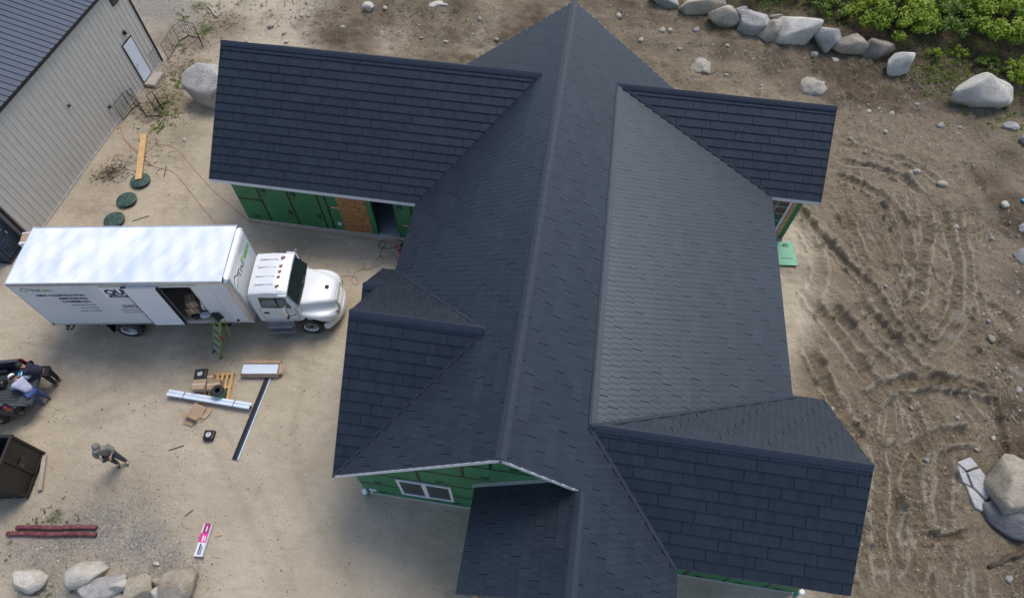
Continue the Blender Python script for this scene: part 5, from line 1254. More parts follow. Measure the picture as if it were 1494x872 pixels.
def person(lab, loc, face, lean, knees, hands, cloth, hat=None, hairm='hair', stance=.22, hipz=.93, puffy=False, spread=0.0):
    """local frame: x = facing direction, y = left. lean = forward lean angle of the trunk."""
    t = thing('person', lab, 'person', loc, face)
    V_ = lambda *a: Vector(a)
    pel = V_(0,0,hipz); ax = V_(math.sin(lean),0,math.cos(lean)); fwd = V_(math.cos(lean),0,-math.sin(lean))
    sp = pel+ax*.20; ch = pel+ax*.42; nk = pel+ax*.56; hl = lean*.75
    hb = nk+V_(math.sin(hl),0,math.cos(hl))*.07; hc = hb+V_(math.sin(hl),0,math.cos(hl))*.10; ht = hb+V_(math.sin(hl),0,math.cos(hl))*.20
    hf = V_(math.cos(hl),0,-math.sin(hl))
    body = [[(pel,(.10,.08)),(sp,(.09,.07)),(ch,(.105,.08)),(nk,.058),(hb,.06),(hc,(.078,.092)),(ht,.06)], [(hc,(.078,.092)),(hc+hf*.098-V_(0,0,.008),.018)]]
    for s in (-1,1): body.append([(hc,(.078,.092)),(hc+V_(0,s*.088,0),.017)])
    legs, arms, shirt, trs = [], [], [[(pel+ax*.02,(.175,.135)),(sp,(.170,.130)),(ch,(.200,.140)),(nk-ax*.04,.10)]], []
    shoes = []
    for s in (-1,1):
        hip = pel+V_(0,s*.095,-.04); ft = V_(knees[1]*(1 if s > 0 else .55),s*stance/2,.075); kn = (hip+ft)/2+V_(knees[0],s*.01,.02)
        body.append([(pel,(.10,.08)),(hip,.06),(kn,.045),(ft,.038),(ft+V_(.14,s*.02,-.035),.038)])
        trs.append([(pel,(.165,.135)),(hip,.115),(kn,.085),(ft+V_(0,0,.03),.062)])
        shoes.append([(ft+V_(-.05,0,-.03),.045),(ft+V_(.06,0,-.035),.048),(ft+V_(.17,s*.02,-.04),.038)])
        sh = ch+ax*.07+V_(0,s*.185,0); hd_ = V_(*hands[0 if s > 0 else 1]); el = (sh+hd_)/2+V_(-.05,s*.10,-.06); 
        dh = (hd_-el).normalized()
        wr = hd_-dh*.02; palm = hd_+dh*.06; side = V_(0,1,0)-dh*dh.y; side.normalize(); up = dh.cross(side)
        chn = [(ch,(.105,.08)),(sh,.045),(el,.034),(wr,.028),(palm,(.038,.020))]
        body.append(chn)
        for i, (o_, ln) in enumerate(((-.032,.062),(-.011,.075),(.011,.070),(.032,.055))):
            k0 = palm+dh*.03+side*o_; k1 = k0+dh*ln*.55-V_(0,0,.008); k2 = k1+dh*ln*.45-V_(0,0,.022)
            body.append([(palm,(.038,.020)),(k0,.0095),(k1,.009),(k2,.008)])
        th = wr+dh*.03-side*s*.035; body.append([(palm,(.038,.020)),(th+dh*.01-side*s*.01,.010),(th+dh*.05-side*s*.012,.009)])
        shirt.append([(ch,(.200,.140)),(sh,.095),(el,.075),(wr-dh*.03,.055)])
    skin_mesh('body', body, M['skin'], t)
    skin_mesh('jacket' if puffy else 'shirt', shirt, cloth[0], t)
    skin_mesh('trousers', trs, cloth[1], t)
    for s_ in shoes: skin_mesh('shoe', [s_], cloth[2], t)
    # hair cap
    Fh = frame(hc+V_(math.sin(hl),0,math.cos(hl))*.035, hf, (0,1,0), V_(math.sin(hl),0,math.cos(hl)))
    hr = MB().lathe([(.097,-.05),(.104,.0),(.098,.04),(.075,.075),(.03,.095)], 16); 
    for v in hr.v: v.x = v.x*1.05-.018
    hr.build('hair', M[hairm], t, smooth=True, M=Fh)
    if hat:
        ct_ = MB().lathe([(.108,.005),(.110,.03),(.102,.07),(.075,.105),(.025,.118)], 18)
        for v in ct_.v: v.x *= 1.06
        cp = ct_.build('cap', hat, t, smooth=True, M=Fh)
        MB().add([(.09,-.085,.012),(.19,-.06,.0),(.205,0,.0),(.19,.06,.0),(.09,.085,.012),(.09,-.085,.02),(.19,-.06,.008),(.205,0,.008),(.19,.06,.008),(.09,.085,.02)],[(0,1,2,3,4),(9,8,7,6,5),(0,5,6,1),(1,6,7,2),(2,7,8,3),(3,8,9,4)]).build('brim', hat, cp)
    for s in (-1,1): MB().lathe([(.002,-.011),(.011,0),(.002,.011)], 8, TZ(hc+hf*.088+V_(0,s*.032,.012))).build('eye', M['black'], t, smooth=True)
    return t
def cloth(n, c, bst=.4, bsc=14): return gen(n, c, .85, var=.15, scale=6, bst=bst, bsc=bsc)
def puff():
    m, nt, b, _ = newmat('quilted_navy'); tc = _n(nt,'TexCoord').outputs['Object']
    wv = _n(nt,'TexWave'); wv.wave_type = 'BANDS'; wv.bands_direction = 'DIAGONAL'; wv.inputs['Scale'].default_value = 5.5; wv.inputs['Distortion'].default_value = .6; nt.links.new(tc, wv.inputs['Vector'])
    nt.links.new(ramp(nt, wv.outputs['Fac'], 0, .5, (.007,.007,.018), (.018,.018,.045)), b.inputs['Base Color']); b.inputs['Roughness'].default_value = .5; bump(nt, b, wv.outputs['Fac'], .8, .03); return m
jeans = cloth('jeans', (.035,.075,.20)); grey_shirt = cloth('pale_shirt', (.44,.45,.58)); blackc = cloth('black_cloth', (.012,.012,.015)); boots = cloth('boots', (.05,.035,.028)); white_cap = cloth('white_cap', (.72,.70,.66), .1); tan_shoes = cloth('tan_shoes', (.22,.13,.08))
def px_dir(a, b): return math.atan2(b[1]-a[1], b[0]-a[0])
fa = P(69,586); ha = P(22,553,1.35); fdir = px_dir(fa, ha)
person('person in pale shirt, jeans and white cap leaning on the tailgate', (fa[0],fa[1],.0), fdir, R(52), (-.02,.04), ((.80,.22,.86),(.72,-.24,.86)), (grey_shirt, jeans, boots), white_cap, stance=.26, hipz=.90)
fb = P(88,558); hb_ = P(36,533,1.42); fdir = px_dir(fb, hb_)
person('person in quilted navy jacket and black trousers bending towards the pickup', (fb[0],fb[1],.0), fdir, R(50), (-.02,.06), ((.80,.20,.95),(.78,-.26,.87)), (puff(), blackc, tan_shoes), None, 'hair', stance=.2, hipz=.93, puffy=True)
fc_ = P(180,674)
person('person in grey clothing standing alone on the open sand', (fc_[0],fc_[1],.0), R(-60), R(4), (.02,.03), ((.22,.16,1.12),(.22,-.16,1.12)), (cloth('grey_jacket', (.20,.185,.165)), cloth('grey_trousers', (.05,.055,.07)), boots), cloth('grey_cap', (.16,.155,.15), .1), stance=.26)
q = Vector((fc_[0],fc_[1],0)); rcx = thing('remote_control', 'small dark remote control held by the person in grey', 'remote control', q+RZ(R(-60)) @ Vector((.32,0,1.12)), R(-60))
MB().box(-.05,.05,-.10,.10,-.02,.02).build('body', M['black'], rcx, bevel=.012); 
for s in (-1,1): MB().tube([(.0,s*.055,.02),(.0,s*.055,.05)], .008, 6).build('stick', M['steel'], rcx)
# ------------------------------------------------------------------ boulders and stones
def rock_mesh(size, seed, sub=3, amp=.22, facets=7, name='boulder'):
    r = np.random.default_rng(seed)
    bm = bmesh.new(); bmesh.ops.create_icosphere(bm, subdivisions=sub, radius=1)
    co = np.array([v.co[:] for v in bm.verts])
    for _ in range(facets):
        n = r.normal(size=3); n /= np.linalg.norm(n); d = r.uniform(.55,.88)
        s = co @ n; k = s > d; co[k] -= np.outer((s[k]-d)*.93, n)
    f = np.zeros(len(co)); a = 1.
    for o in range(5):
        w_ = r.normal(size=(5,3))*(1.3*2**o); ph = r.uniform(0,6.28,5)
        f += a*np.sin(co @ w_.T+ph).mean(1); a *= .5
    co *= (1+amp*f)[:,None]
    co *= np.array(size)/2/np.abs(co).max(0)
    for v, c in zip(bm.verts, co): v.co = c
    me = bpy.data.meshes.new(name); bm.to_mesh(me); bm.free()
    me.polygons.foreach_set('use_smooth', [True]*len(me.polygons)); return me
def boulder(px, py, wpx, hpx, mat, lab, seed, flat=.62, rz=0, sub=4, group=None, name='boulder', cat='boulder', facets=13, amp=.15, sink=.28):
    p0 = PG(px, py); mpp = float((p0-CAM) @ CF)/FPX*1.10
    wx = wpx*mpp*1.0; hz = min(wx, hpx*mpp)*flat
    dy = max(.35*wx, (hpx*mpp-hz*.62)/.72)
    p = PG(px, py, hz*(.5-sink)); gz = GZ(p[0], p[1])
    me = rock_mesh((wx, dy, hz*1.25), seed, sub, amp, facets, name); me.materials.append(M[mat])
    o = link(name, me); o.location = (p[0], p[1], gz+hz*.5-hz*sink); o.rotation_euler = (0,0,rz); tag(o, lab, cat, group); return o
M['rock_dust'] = mat_rock('rock_dust', (.34,.295,.235),(.50,.455,.385),(.26,.21,.15))
ROW = [(970,2,38,24,'rock_grey','grey boulder with flat top at the far end of the row'),
 (1022,9,62,34,'rock_tan','broad tan grey boulder, second from the far end of the row'),
 (1056,27,40,32,'rock_tan','rounded olive tan boulder right of the broad far boulder'),
 (1078,18,24,16,'rock_grey','small grey boulder tucked behind the olive tan one'),
 (1099,34,46,38,'rock_grey','round speckled grey boulder in the row below the shrubs'),
 (1124,45,32,38,'rock_tan','narrow upright tan boulder beside the largest boulder of the row'),
 (1133,31,26,18,'rock_brown','small brown boulder behind the narrow tan one'),
 (1161,49,58,46,'rock_pale','largest pale smooth boulder of the row below the shrubs'),
 (1206,60,38,40,'rock_grey','pointed grey boulder right of the largest row boulder'),
 (1239,68,42,32,'rock_rust','grey and yellowish boulder right of the pointed grey one'),
 (1278,73,42,34,'rock_brown','brown boulder under the bright green shrub'),
 (1313,92,40,38,'rock_pale','round pale boulder at the near end of the row'),
 (1430,138,72,58,'rock_pale','big lone pale angular boulder beside the leafy shrubs')]
for i, (a,b,c_,d_,m_,l_) in enumerate(ROW): boulder(a,b,c_*1.13,d_*1.08,m_,l_,100+i,rz=random.uniform(-.4,.4),group='boulders along the wood edge',flat=.74)
boulder(312,128,68,78,'rock_grey','huge grey boulder beside the west end of the roof',140,.75,.3,sink=.2)
boulder(41,847,48,42,'rock_pale','whitish grey boulder standing apart by the gravel',150,.75,.1,group='boulders by the gravel')
boulder(125,838,52,46,'rock_pale','cream white boulder with smooth top by the gravel',151,.75,.4,group='boulders by the gravel')
boulder(150,860,66,44,'rock_grey','long dark grey boulder under the cream white one',152,.7,.5,group='boulders by the gravel')
boulder(174,854,36,24,'rock_pale','small pale wedge boulder on top of the pile',153,.9,.35,group='boulders by the gravel',sink=-.15)
boulder(201,862,46,52,'rock_tan','upright tan boulder in the middle of the pile',154,.7,-.4,group='boulders by the gravel')
boulder(232,866,30,26,'rock_pale','pale split boulder between the tan and the rusty one',155,.7,.2,group='boulders by the gravel')
boulder(228,848,20,18,'rock_tan','little tan rock wedged behind the pile',159,.7,.2,group='boulders by the gravel')
boulder(263,853,50,58,'rock_rust','rust stained boulder at the right end of the pile',156,.75,.2,group='boulders by the gravel',facets=9)
boulder(170,874,30,20,'rock_pale','low pale boulder in front of the pile',157,.6,.1,group='boulders by the gravel')
boulder(45,874,24,12,'rock_tan','low tan rock in front of the whitish grey boulder',158,.6,.1,group='boulders by the gravel')
boulder(228,822,10,9,'rock_pale','fist sized pale stone on the gravel',160,.7,.1,sub=2,name='stone',cat='stone')
boulder(1480,716,78,102,'rock_tan','big tan boulder at the edge of the rutted dirt',170,.75,.1)
boulder(1472,756,66,58,'rock_dark','dark slate grey boulder leaning on the big tan one',171,.62,-.5,facets=10)
boulder(1498,376,36,26,'rock_grey','blue grey boulder half buried at the dark soil edge',172,.6)
boulder(1502,335,26,26,'rock_grey','grey boulder with mossy side at the dark soil edge',173,.6)
boulder(1472,188,22,18,'rock_grey','grey rock below the lone pale boulder',174,.6); boulder(1496,205,20,22,'rock_grey','grey rock at the foot of the leafy slope',175,.6)
boulder(1023,100,34,40,'rock_dust','dusty pale mound of rock behind the roof',176,.5,.2,sink=.66,amp=.3,facets=4); boulder(1186,128,42,38,'rock_dust','dusty pale rock mound right of the other mound',177,.5,.3,sink=.66,amp=.3,facets=4)
boulder(537,12,16,18,'rock_pale','pale rock standing on the far dirt bank',178,.7)
boulder(640,5,40,12,'rock_pale','broad pale rock half buried in the far bank',183,.4,.1,sink=.5)
# cracked flat ledge: three pieces
lg = thing('rock_ledge', 'flat cracked white ledge rock sunk in the rutted dirt', 'rock', tuple(GP(1418,708)))
lo = Vector(lg.location)
for pc_ in ([(1391,676),(1412,668),(1424,682),(1406,688)],[(1391,677),(1405,690),(1413,712),(1401,705)],[(1407,690),(1425,684),(1437,700),(1444,716),(1436,732),(1416,712)],[(1404,708),(1415,714),(1435,735),(1429,748),(1418,742)]):
    pts = [GP(*q) for q in pc_]; n_ = len(pts); cen_ = sum(pts, Vector())/n_; pts = [cen_+(p-cen_)*.96 for p in pts]
    zt_ = lo.z+.10+random.uniform(0,.03)
    MB().add([Vector((p.x,p.y,zt_))-lo for p in pts]+[Vector((p.x+(p.x-cen_.x)*.12,p.y+(p.y-cen_.y)*.12,zt_-.4))-lo for p in pts],[tuple(range(n_))]+[(i,n_+i,n_+(i+1)%n_,(i+1)%n_) for i in range(n_)]).build('rock_slab', mat_rock('rock_ledge', (.46,.46,.46),(.62,.62,.62),(.32,.31,.30)) if 'rock_ledge' not in bpy.data.materials else bpy.data.materials['rock_ledge'], lg, bevel=.03, seg=2)
# smaller stones that can be told apart
SM = [(903,24,11),(1015,45,11),(966,45,12),(977,47,9),(1370,186,14),(1300,167,11),(1335,252,12),(1398,190,9),(1372,271,18),(1462,302,14),(1335,155,9),(1325,255,9),(1395,330,10),(1445,350,9),(1445,494,14),(1447,640,10),(1469,845,15),(1440,470,8),(1483,570,12),(1350,672,9),(1330,595,9),(1215,595,7),(1187,82,14),(1219,88,13),(1265,165,10),(1148,40,8),(396,40,12),(418,62,8),(500,43,9),(440,23,8),(360,60,8),(450,24,9),(415,50,9),(562,14,9),(700,30,9),(725,60,8),(650,60,8),(690,50,7),(615,55,7),(935,60,9),(990,75,9),(1062,66,9),(1060,110,8),(1110,128,9),(1240,205,9),(1290,195,8),(1260,225,8),(1395,610,8),(1425,655,9),(1380,560,7),(1345,430,8),(1290,420,7),(205,205,8),(270,205,9)]
stones_m = [rock_mesh((1,1,.8), 300+i, 2, .12, 11, 'stone') for i in range(6)]
for k, m_ in enumerate(stones_m): m_.materials.append(M[('rock_pale','rock_grey','rock_tan','rock_pale','rock_grey','rock_pale')[k]])
for i, (px,py,s) in enumerate(SM):
    p = GP(px,py); sz = .95*s*float((np.array(p)-CAM) @ CF)/FPX
    o = link('stone', stones_m[i%6]); o.location = p+Vector((0,0,sz*.10)); o.rotation_euler = (random.uniform(-.3,.3),random.uniform(-.3,.3),random.uniform(0,6)); o.scale = (sz,sz*random.uniform(.7,.95),sz*random.uniform(.6,.9))
    if px > 800 and py < 200: l_, g_ = 'small loose stone on the dirt bank below the boulder row', 'stones on the bank below the boulder row'
    elif px > 800: l_, g_ = 'small loose stone on the rutted bare dirt', 'stones on the rutted dirt'
    elif px > 330: l_, g_ = 'small loose stone on the dirt bank behind the west wing roof', 'stones on the bank behind the west wing'
    else: l_, g_ = 'small loose stone on the ground between barn and house', 'stones between barn and house'
    cw_ = ('pale','grey','tan','whitish','dark grey','cream')[i%6]; tag(o, l_.replace('small loose', ('tiny ' if s < 9 else 'small ' if s < 12 else 'fist sized ')+cw_+' loose'), 'stone', g_)
# uncountable pebbles
def scatter(n, fn, smin, smax, mats, name, flat=.7):
    vs, fs, mi = [], [], []
    base = np.array([(0,0,1),(.9,0,.1),(.28,.86,-.05),(-.73,.53,.12),(-.73,-.53,-.1),(.28,-.86,.08),(0,0,-.8)])
    bf = [(0,1,2),(0,2,3),(0,3,4),(0,4,5),(0,5,1),(6,2,1),(6,3,2),(6,4,3),(6,5,4),(6,1,5)]
    for i in range(n):
        q = fn()
        if q is None: continue
        s = smin+(smax-smin)*random.random()**3; b = base*np.array([s,s*random.uniform(.5,1),s*random.uniform(.4,flat)])*rng.uniform(.75,1.25,(7,3)); a = random.uniform(0,6.28)
        c, sn = math.cos(a), math.sin(a); x = b[:,0]*c-b[:,1]*sn; y = b[:,0]*sn+b[:,1]*c
        z0 = GZ(q[0],q[1])+s*.15; k = len(vs)
        vs += [(x[j]+q[0], y[j]+q[1], b[j,2]+z0) for j in range(7)]; fs += [tuple(t+k for t in f) for f in bf]; mi += [i % len(mats)]*10
    me = bpy.data.meshes.new(name); me.from_pydata(vs, [], fs)
    for m_ in mats: me.materials.append(M[m_])
    me.polygons.foreach_set('material_index', np.array(mi, np.int32)); return kind(link(name, me), 'stuff')
def in_house(x, y): return (-13.6 < x < -4.6 and 6.3 < y < 15) or (-5 < x < 5 and -4.3 < y < 14.6) or (4 < x < 9 and 0 < y < 15) or (4 < x < 10.5 and 8.5 < y < 14.6) or (4 < x < 9.6 and -5.4 < y < .4) or x < bx0+.2 and y < 16.5
def dense(mask, pts):
    def f():
        for _ in range(20):
            px, py, r = random.choice(pts); c = PG(px, py); x = c[0]+random.gauss(0, r*.6); y = c[1]+random.gauss(0, r*.6)
            if not in_house(x, y): return (x, y)
    return f
tag(scatter(5200, dense(None, [(200,740,1.4),(160,770,1.2),(210,790,1.2),(240,820,1.0),(170,805,1.1),(80,800,1.2),(30,800,1.1),(60,840,1.2),(240,15,2.4),(215,10,2.4),(120,780,1.),(280,840,.7)]), .010, .04, ['rock_grey','rock_pale','rock_dark'], 'gravel'), 'grey gravel spread in patches on the ground', 'gravel')
tag(scatter(1700, dense(None, [(480,40,2.2),(600,50,2.2),(680,60,1.6),(420,30,2),(950,40,2),(1050,90,2),(1150,110,2.2),(1250,160,2),(1330,170,2.2),(1400,230,2),(1450,330,2),(1480,450,1.6),(1470,560,1.4),(560,80,1.6),(900,20,1.6)]), .014, .075, ['rock_pale','rock_grey','rock_tan'], 'pebbles'), 'loose pebbles strewn over the dirt banks', 'pebbles')
tag(scatter(700, dense(None, [(1300,450,3),(1250,600,3),(1350,700,3),(1330,800,2.5),(1220,350,2),(1390,380,2.5),(1280,250,2.5)]), .012, .05, ['rock_pale','rock_tan','rock_grey'], 'dirt_clods'), 'small clods and stones on the rutted dirt', 'clods')
tag(scatter(900, dense(None, [(420,360,.8),(455,355,.7),(440,372,.7),(400,352,.8),(480,350,.5),(500,345,.8)]), .008, .028, ['scrap_blue','rock_grey','scrap_blue'], 'blue_scraps') if M.setdefault('scrap_blue', gen('scrap_blue', (.085,.10,.17), .6)) else None, 'scattered blue grey cut scraps below the west wing wall', 'scraps')
tag(scatter(1400, dense(None, [(380,620,3),(450,700,2.5),(300,700,2.5),(240,230,2),(250,620,2),(560,800,1.6),(420,800,2),(280,470,3)]), .006, .022, ['rock_dark','rock_brown','rock_pale'], 'yard_grit'), 'fine grit and chips on the sandy yard', 'grit')

def rutty():
    l, dep, wd, lug = random.choice(RUTS_W); i = random.randrange(len(l)-1); t = random.random(); q = l[i]*(1-t)+l[i+1]*t
    s_ = random.choice((-1,1))*wd*random.uniform(.9,2.4); d_ = l[i+1]-l[i]; d_ = d_/np.hypot(*d_)
    x, y = q[0]-d_[1]*s_+random.gauss(0,.08), q[1]+d_[0]*s_+random.gauss(0,.08)
    return None if in_house(x, y) else (x, y)
M['clod_dark'] = gen('clod_dark', (.16,.12,.08), .95, var=.3, scale=2, spec=.2); M['clod'] = gen('clod', (.27,.212,.145), .95, var=.35, scale=2, spec=.2); M['clod_pale'] = gen('clod_pale', (.40,.335,.25), .95, var=.25, scale=2, spec=.2)
tag(scatter(9000, rutty, .008, .05, ['clod','clod','clod_dark','clod_pale'], 'soil_clods', .9), 'lumps of soil thrown up along the machine ruts', 'soil')
tag(scatter(6000, dense(None, [(480,40,2.2),(600,50,2.2),(680,60,1.6),(420,30,2),(950,40,2),(1050,90,2),(1150,110,2.2),(1250,160,2),(1330,170,2.2),(1400,230,2),(1450,330,2),(1480,450,1.6),(1470,560,1.4),(1480,640,1.2),(1400,700,1.5),(900,20,1.6),(1000,120,1.5)]), .010, .06, ['clod','clod_dark','clod'], 'bank_clods', .9), 'lumps of loose soil over the dirt banks', 'soil')
# ------------------------------------------------------------------ shrubs
def leaf_mesh(name, centers, n, lsize, mat, spread, flat=.75, droop=.0):
    k = len(centers)*n
    C_ = np.repeat(np.array(centers), n, 0)
    d = rng.normal(size=(k,3)); d /= np.linalg.norm(d, axis=1)[:,None]; rad = rng.random(k)**.45
    pos = C_[:,:3]+d*rad[:,None]*np.array([1,1,flat])*(C_[:,3:4]*spread)
    nrm = d*.6+np.array([0,0,.7])+rng.normal(size=(k,3))*.45; nrm /= np.linalg.norm(nrm, axis=1)[:,None]
    t = np.cross(nrm, rng.normal(size=(k,3))); t /= np.linalg.norm(t, axis=1)[:,None]; b = np.cross(nrm, t)
    s = lsize*rng.uniform(.6,1.25,k)[:,None]
    v = np.stack([pos-t*s, pos+b*s*.45-nrm*s*.10, pos+t*s-nrm*s*.25, pos-b*s*.45-nrm*s*.10], 1).reshape(-1,3)
    f = np.arange(k*4).reshape(-1,4)
    me = bpy.data.meshes.new(name); me.vertices.add(len(v)); me.vertices.foreach_set('co', v.ravel().astype(np.float32))
    me.loops.add(k*4); me.loops.foreach_set('vertex_index', f.ravel().astype(np.int32)); me.polygons.add(k); me.polygons.foreach_set('loop_start', (np.arange(k)*4).astype(np.int32)); me.update()
    hue = np.clip(np.repeat(rng.random(len(centers)), n)*.55+rng.random(k)*.45, 0, 1)
    at = me.attributes.new('rnd','FLOAT','POINT'); at.data.foreach_set('value', np.repeat(hue,4).astype(np.float32)); me.materials.append(mat); return me
def shrub(px, py, wpx, ht, mat, lab, nb=42, nl=85, ls=.085, name='shrub', cat='shrub', base=None):
    p = PG(px, py); sc_ = float((p-CAM) @ CF)/FPX; rad = wpx*sc_/2*1.12
    t = thing(name, lab, cat, (p[0],p[1],GZ(p[0],p[1])-.03), random.uniform(0,6), 'shrubs beyond the boulder row')
    cs = []
    for i in range(int(nb*1.25)):
        a = random.uniform(0,6.28); r = rad*math.sqrt(random.random()); zz = ht*(.30+.70*(1-(r/rad)**2*.75)*random.uniform(.45,1))
        cs.append((r*math.cos(a), r*math.sin(a), zz, rad*random.uniform(.12,.26)))
    link('crown', leaf_mesh('crown', cs, int(nl*1.0), ls*1.0, M[mat], 1.0), t)
    mb = MB()
    for c in cs[::2]:
        mid = Vector((c[0]*.35,c[1]*.35,c[2]*.45)); mb.tube([(c[0]*.05,c[1]*.05,0),mid,(c[0]*.9,c[1]*.9,c[2])], .03*rad+.008, 5, r2=.008)
    mb.build('stem', M['bark'], t)
shrub(1292,36,100,1.9,'leaf_bright','bright green leafy shrub behind the brown row boulder',60,110,.10)
shrub(1452,50,100,2.1,'leaf_bright','tall bright green shrub above the lone pale boulder',64,110,.10)
shrub(1375,38,80,1.5,'leaf_mid','darker green shrub between the two bright ones',46,90,.085)
shrub(1205,12,60,.9,'leaf_mid','low mid green shrub above the largest row boulder',34,70,.07)
shrub(1130,-4,60,.8,'leaf_dull','dull olive shrub behind the far row boulders',30,60,.06)
shrub(1490,118,56,1.1,'leaf_bright','bright green bush right of the lone pale boulder',36,80,.085)
shrub(1396,80,22,.5,'leaf_bright','small bright sapling left of the lone boulder',12,50,.075)
shrub(1358,84,18,.4,'leaf_bright','small leafy sprig right of the round pale boulder',10,45,.07)
shrub(1440,100,34,.5,'leaf_mid','low green bush just above the lone pale boulder',16,50,.07)
shrub(1345,0,110,2.3,'leaf_mid','big mid green shrub filling the wood edge behind',56,95,.095)
shrub(1235,-20,110,2.0,'leaf_bright','bright shrub at the far wood edge above the low one',56,90,.095)
shrub(1485,0,110,2.8,'leaf_bright','tallest bright shrub behind at the wood corner',60,100,.10)
shrub(1405,-20,120,3.0,'leaf_mid','mid green shrub deepest in the wood corner',50,90,.095)
shrub(1100,-18,110,1.5,'leaf_mid','mid green shrub at the far wood edge',40,70,.08)
# weeds and grass nobody could count
def weeds(n, pts, ls, mat, name, lab, hgt=.12):
    cs = []
    for _ in range(n):
        px, py, r = random.choice(pts); c = PG(px, py); x = c[0]+random.gauss(0,r*.55); y = c[1]+random.gauss(0,r*.55)
        if in_house(x, y): continue
        cs.append((x, y, GZ(x,y)+hgt*.5*random.random(), hgt*random.uniform(.6,1.6)))
    tag(kind(link(name, leaf_mesh(name, cs, 14, ls, M[mat], 1.0)), 'stuff'), lab, 'plants')
weeds(1000, [(1180,10,3),(1250,40,3),(1350,85,2.4),(1420,100,2.4),(1480,170,2),(1380,115,1.6),(1110,5,2.5),(1440,60,4),(1330,40,4)], .055, 'leaf_mid', 'ground_weeds', 'low green weeds over the wood edge floor', .16)
weeds(150, [(300,45,.8),(282,95,.7),(270,120,.6),(245,145,.6),(290,12,1),(262,28,.6),(265,70,.4),(255,130,.8),(240,165,.6),(230,185,.5),(330,8,1.3),(370,4,1.2)], .05, 'leaf_mid', 'verge_weeds', 'green weeds along the track beside the barn', .12)
weeds(260, [(360,5,1.8),(430,15,1.6),(500,20,1.6),(600,10,2),(680,20,1.5),(1060,60,1.5),(1000,20,1.5),(330,30,1)], .035, 'leaf_dull', 'bank_scrub', 'sparse olive scrub on the dirt bank behind the house', .07)
weeds(70, [(80,755,.5),(100,763,.4),(60,752,.35),(15,805,.4),(165,245,.3),(150,262,.3),(65,868,.4),(120,870,.4),(138,258,.2)], .03, 'leaf_dull', 'yard_weeds', 'small olive weeds at the edges of the sandy yard', .06)
# leaf litter and twigs under the shrubs
def litter(n, pts, name, lab, mats, ln=.16):
    mb = MB()
    for _ in range(n):
        px, py, r = random.choice(pts); c = PG(px, py); x = c[0]+random.gauss(0,r*.6); y = c[1]+random.gauss(0,r*.6)
        if in_house(x, y): continue
        a = random.uniform(0,6.28); l_ = ln*random.uniform(.4,1.4); z = GZ(x,y)+.012
        mb.tube([(x,y,z),(x+l_*.5*math.cos(a),y+l_*.5*math.sin(a),z+.015),(x+l_*math.cos(a+.2),y+l_*math.sin(a+.2),z+.005)], .006+.004*random.random(), 3, cap=False)
    tag(kind(mb.build(name, M[mats]), 'stuff'), lab, 'twigs')
litter(900, [(1200,100,2),(1260,110,2),(1330,125,2),(1380,140,2),(1430,190,1.6),(1470,240,1.6),(1480,320,1.6),(1120,80,1.6),(1330,80,2.5),(1480,420,1.2),(1480,600,1.2),(1490,840,1)], 'twigs', 'dry pale twigs and roots strewn below the boulder row', 'oldwood', .28)
litter(1100, [(250,150,1.4),(262,110,1.2),(230,170,1.2),(285,60,1.2),(240,100,1.4),(300,30,1.4),(165,250,.5),(200,240,1.2),(600,20,2)], 'bank_twigs', 'dark twigs strewn over the ground behind the barn', 'bark', .18)
# log at the east edge, branch by the track
a, b = GP(1440,828), GP(1500,798)
pts = [a.lerp(b,i/8)+Vector((.03*math.sin(i*1.3),.04*math.sin(i*2.1),.06+.012*i)) for i in range(9)]
tag(MB().tube(pts,.06,8,r2=.10).build('log', M['bark'], None, smooth=True), 'dark brown log lying below the slate grey boulder', 'log')
a, b = GP(303,10), GP(318,27); pts = [a.lerp(b,i/6)+Vector((.04*math.sin(i),0,.06)) for i in range(7)]
tag(MB().tube(pts,.05,7,r2=.07).build('log', M['oldwood'], None, smooth=True), 'grey weathered branch lying beside the gravel track', 'log')
q = GP(1492,295); sr = rock_mesh((.30,.22,.16), 77, 2, .3, 4, 'litter_bag'); sr.materials.append(M['cyan']); o = link('litter_bag', sr); o.location = q+Vector((0,0,.06)); tag(o, 'scrap of bright blue plastic on the dark soil', 'litter')
# ------------------------------------------------------------------ wire pens by the barn
def pen(lab, foots, hgt, gaps=()):
    pts = [GP(*f) for f in foots]; t = thing('wire_pen', lab, 'wire pen', pts[0]); o0 = pts[0]
    for i, (a, b) in enumerate(zip(pts[:-1], pts[1:])):
        if i in gaps: continue
        a = a-o0; b = b-o0; up = Vector((0,0,hgt)); mb = MB()
        mb.tube([a+Vector((0,0,.03)), a+up, b+up, b+Vector((0,0,.03)), a+Vector((0,0,.03))], .022, 5, cap=False)
        pn = mb.build('pen_panel', M['darkmetal'], t); wr = MB()
        for k in range(1,5): wr.tube([a.lerp(b,k/5)+Vector((0,0,.03)), a.lerp(b,k/5)+up], .0065, 3, cap=False)
        for k in range(1,4): wr.tube([a+up*(k/4), b+up*(k/4)], .0065, 3, cap=False)
        wr.build('wire', M['darkmetal'], pn)
pen('black wire pen bending away from the barn corner', [(229,102),(238,90),(246,87),(254,74),(262,61),(275,52),(292,57),(297,70)], .90, (1,))
pen('black wire pen panel pair against the barn wall left of the step', [(181,176),(193,160),(205,152)], .95)
pen('folded black wire pen standing open near the barn step', [(196,152),(210,164),(214,170),(234,170),(238,160),(232,152)], .80, ())
pen('single black wire panel leaning near the pen and step', [(226,160),(246,146)], .85)
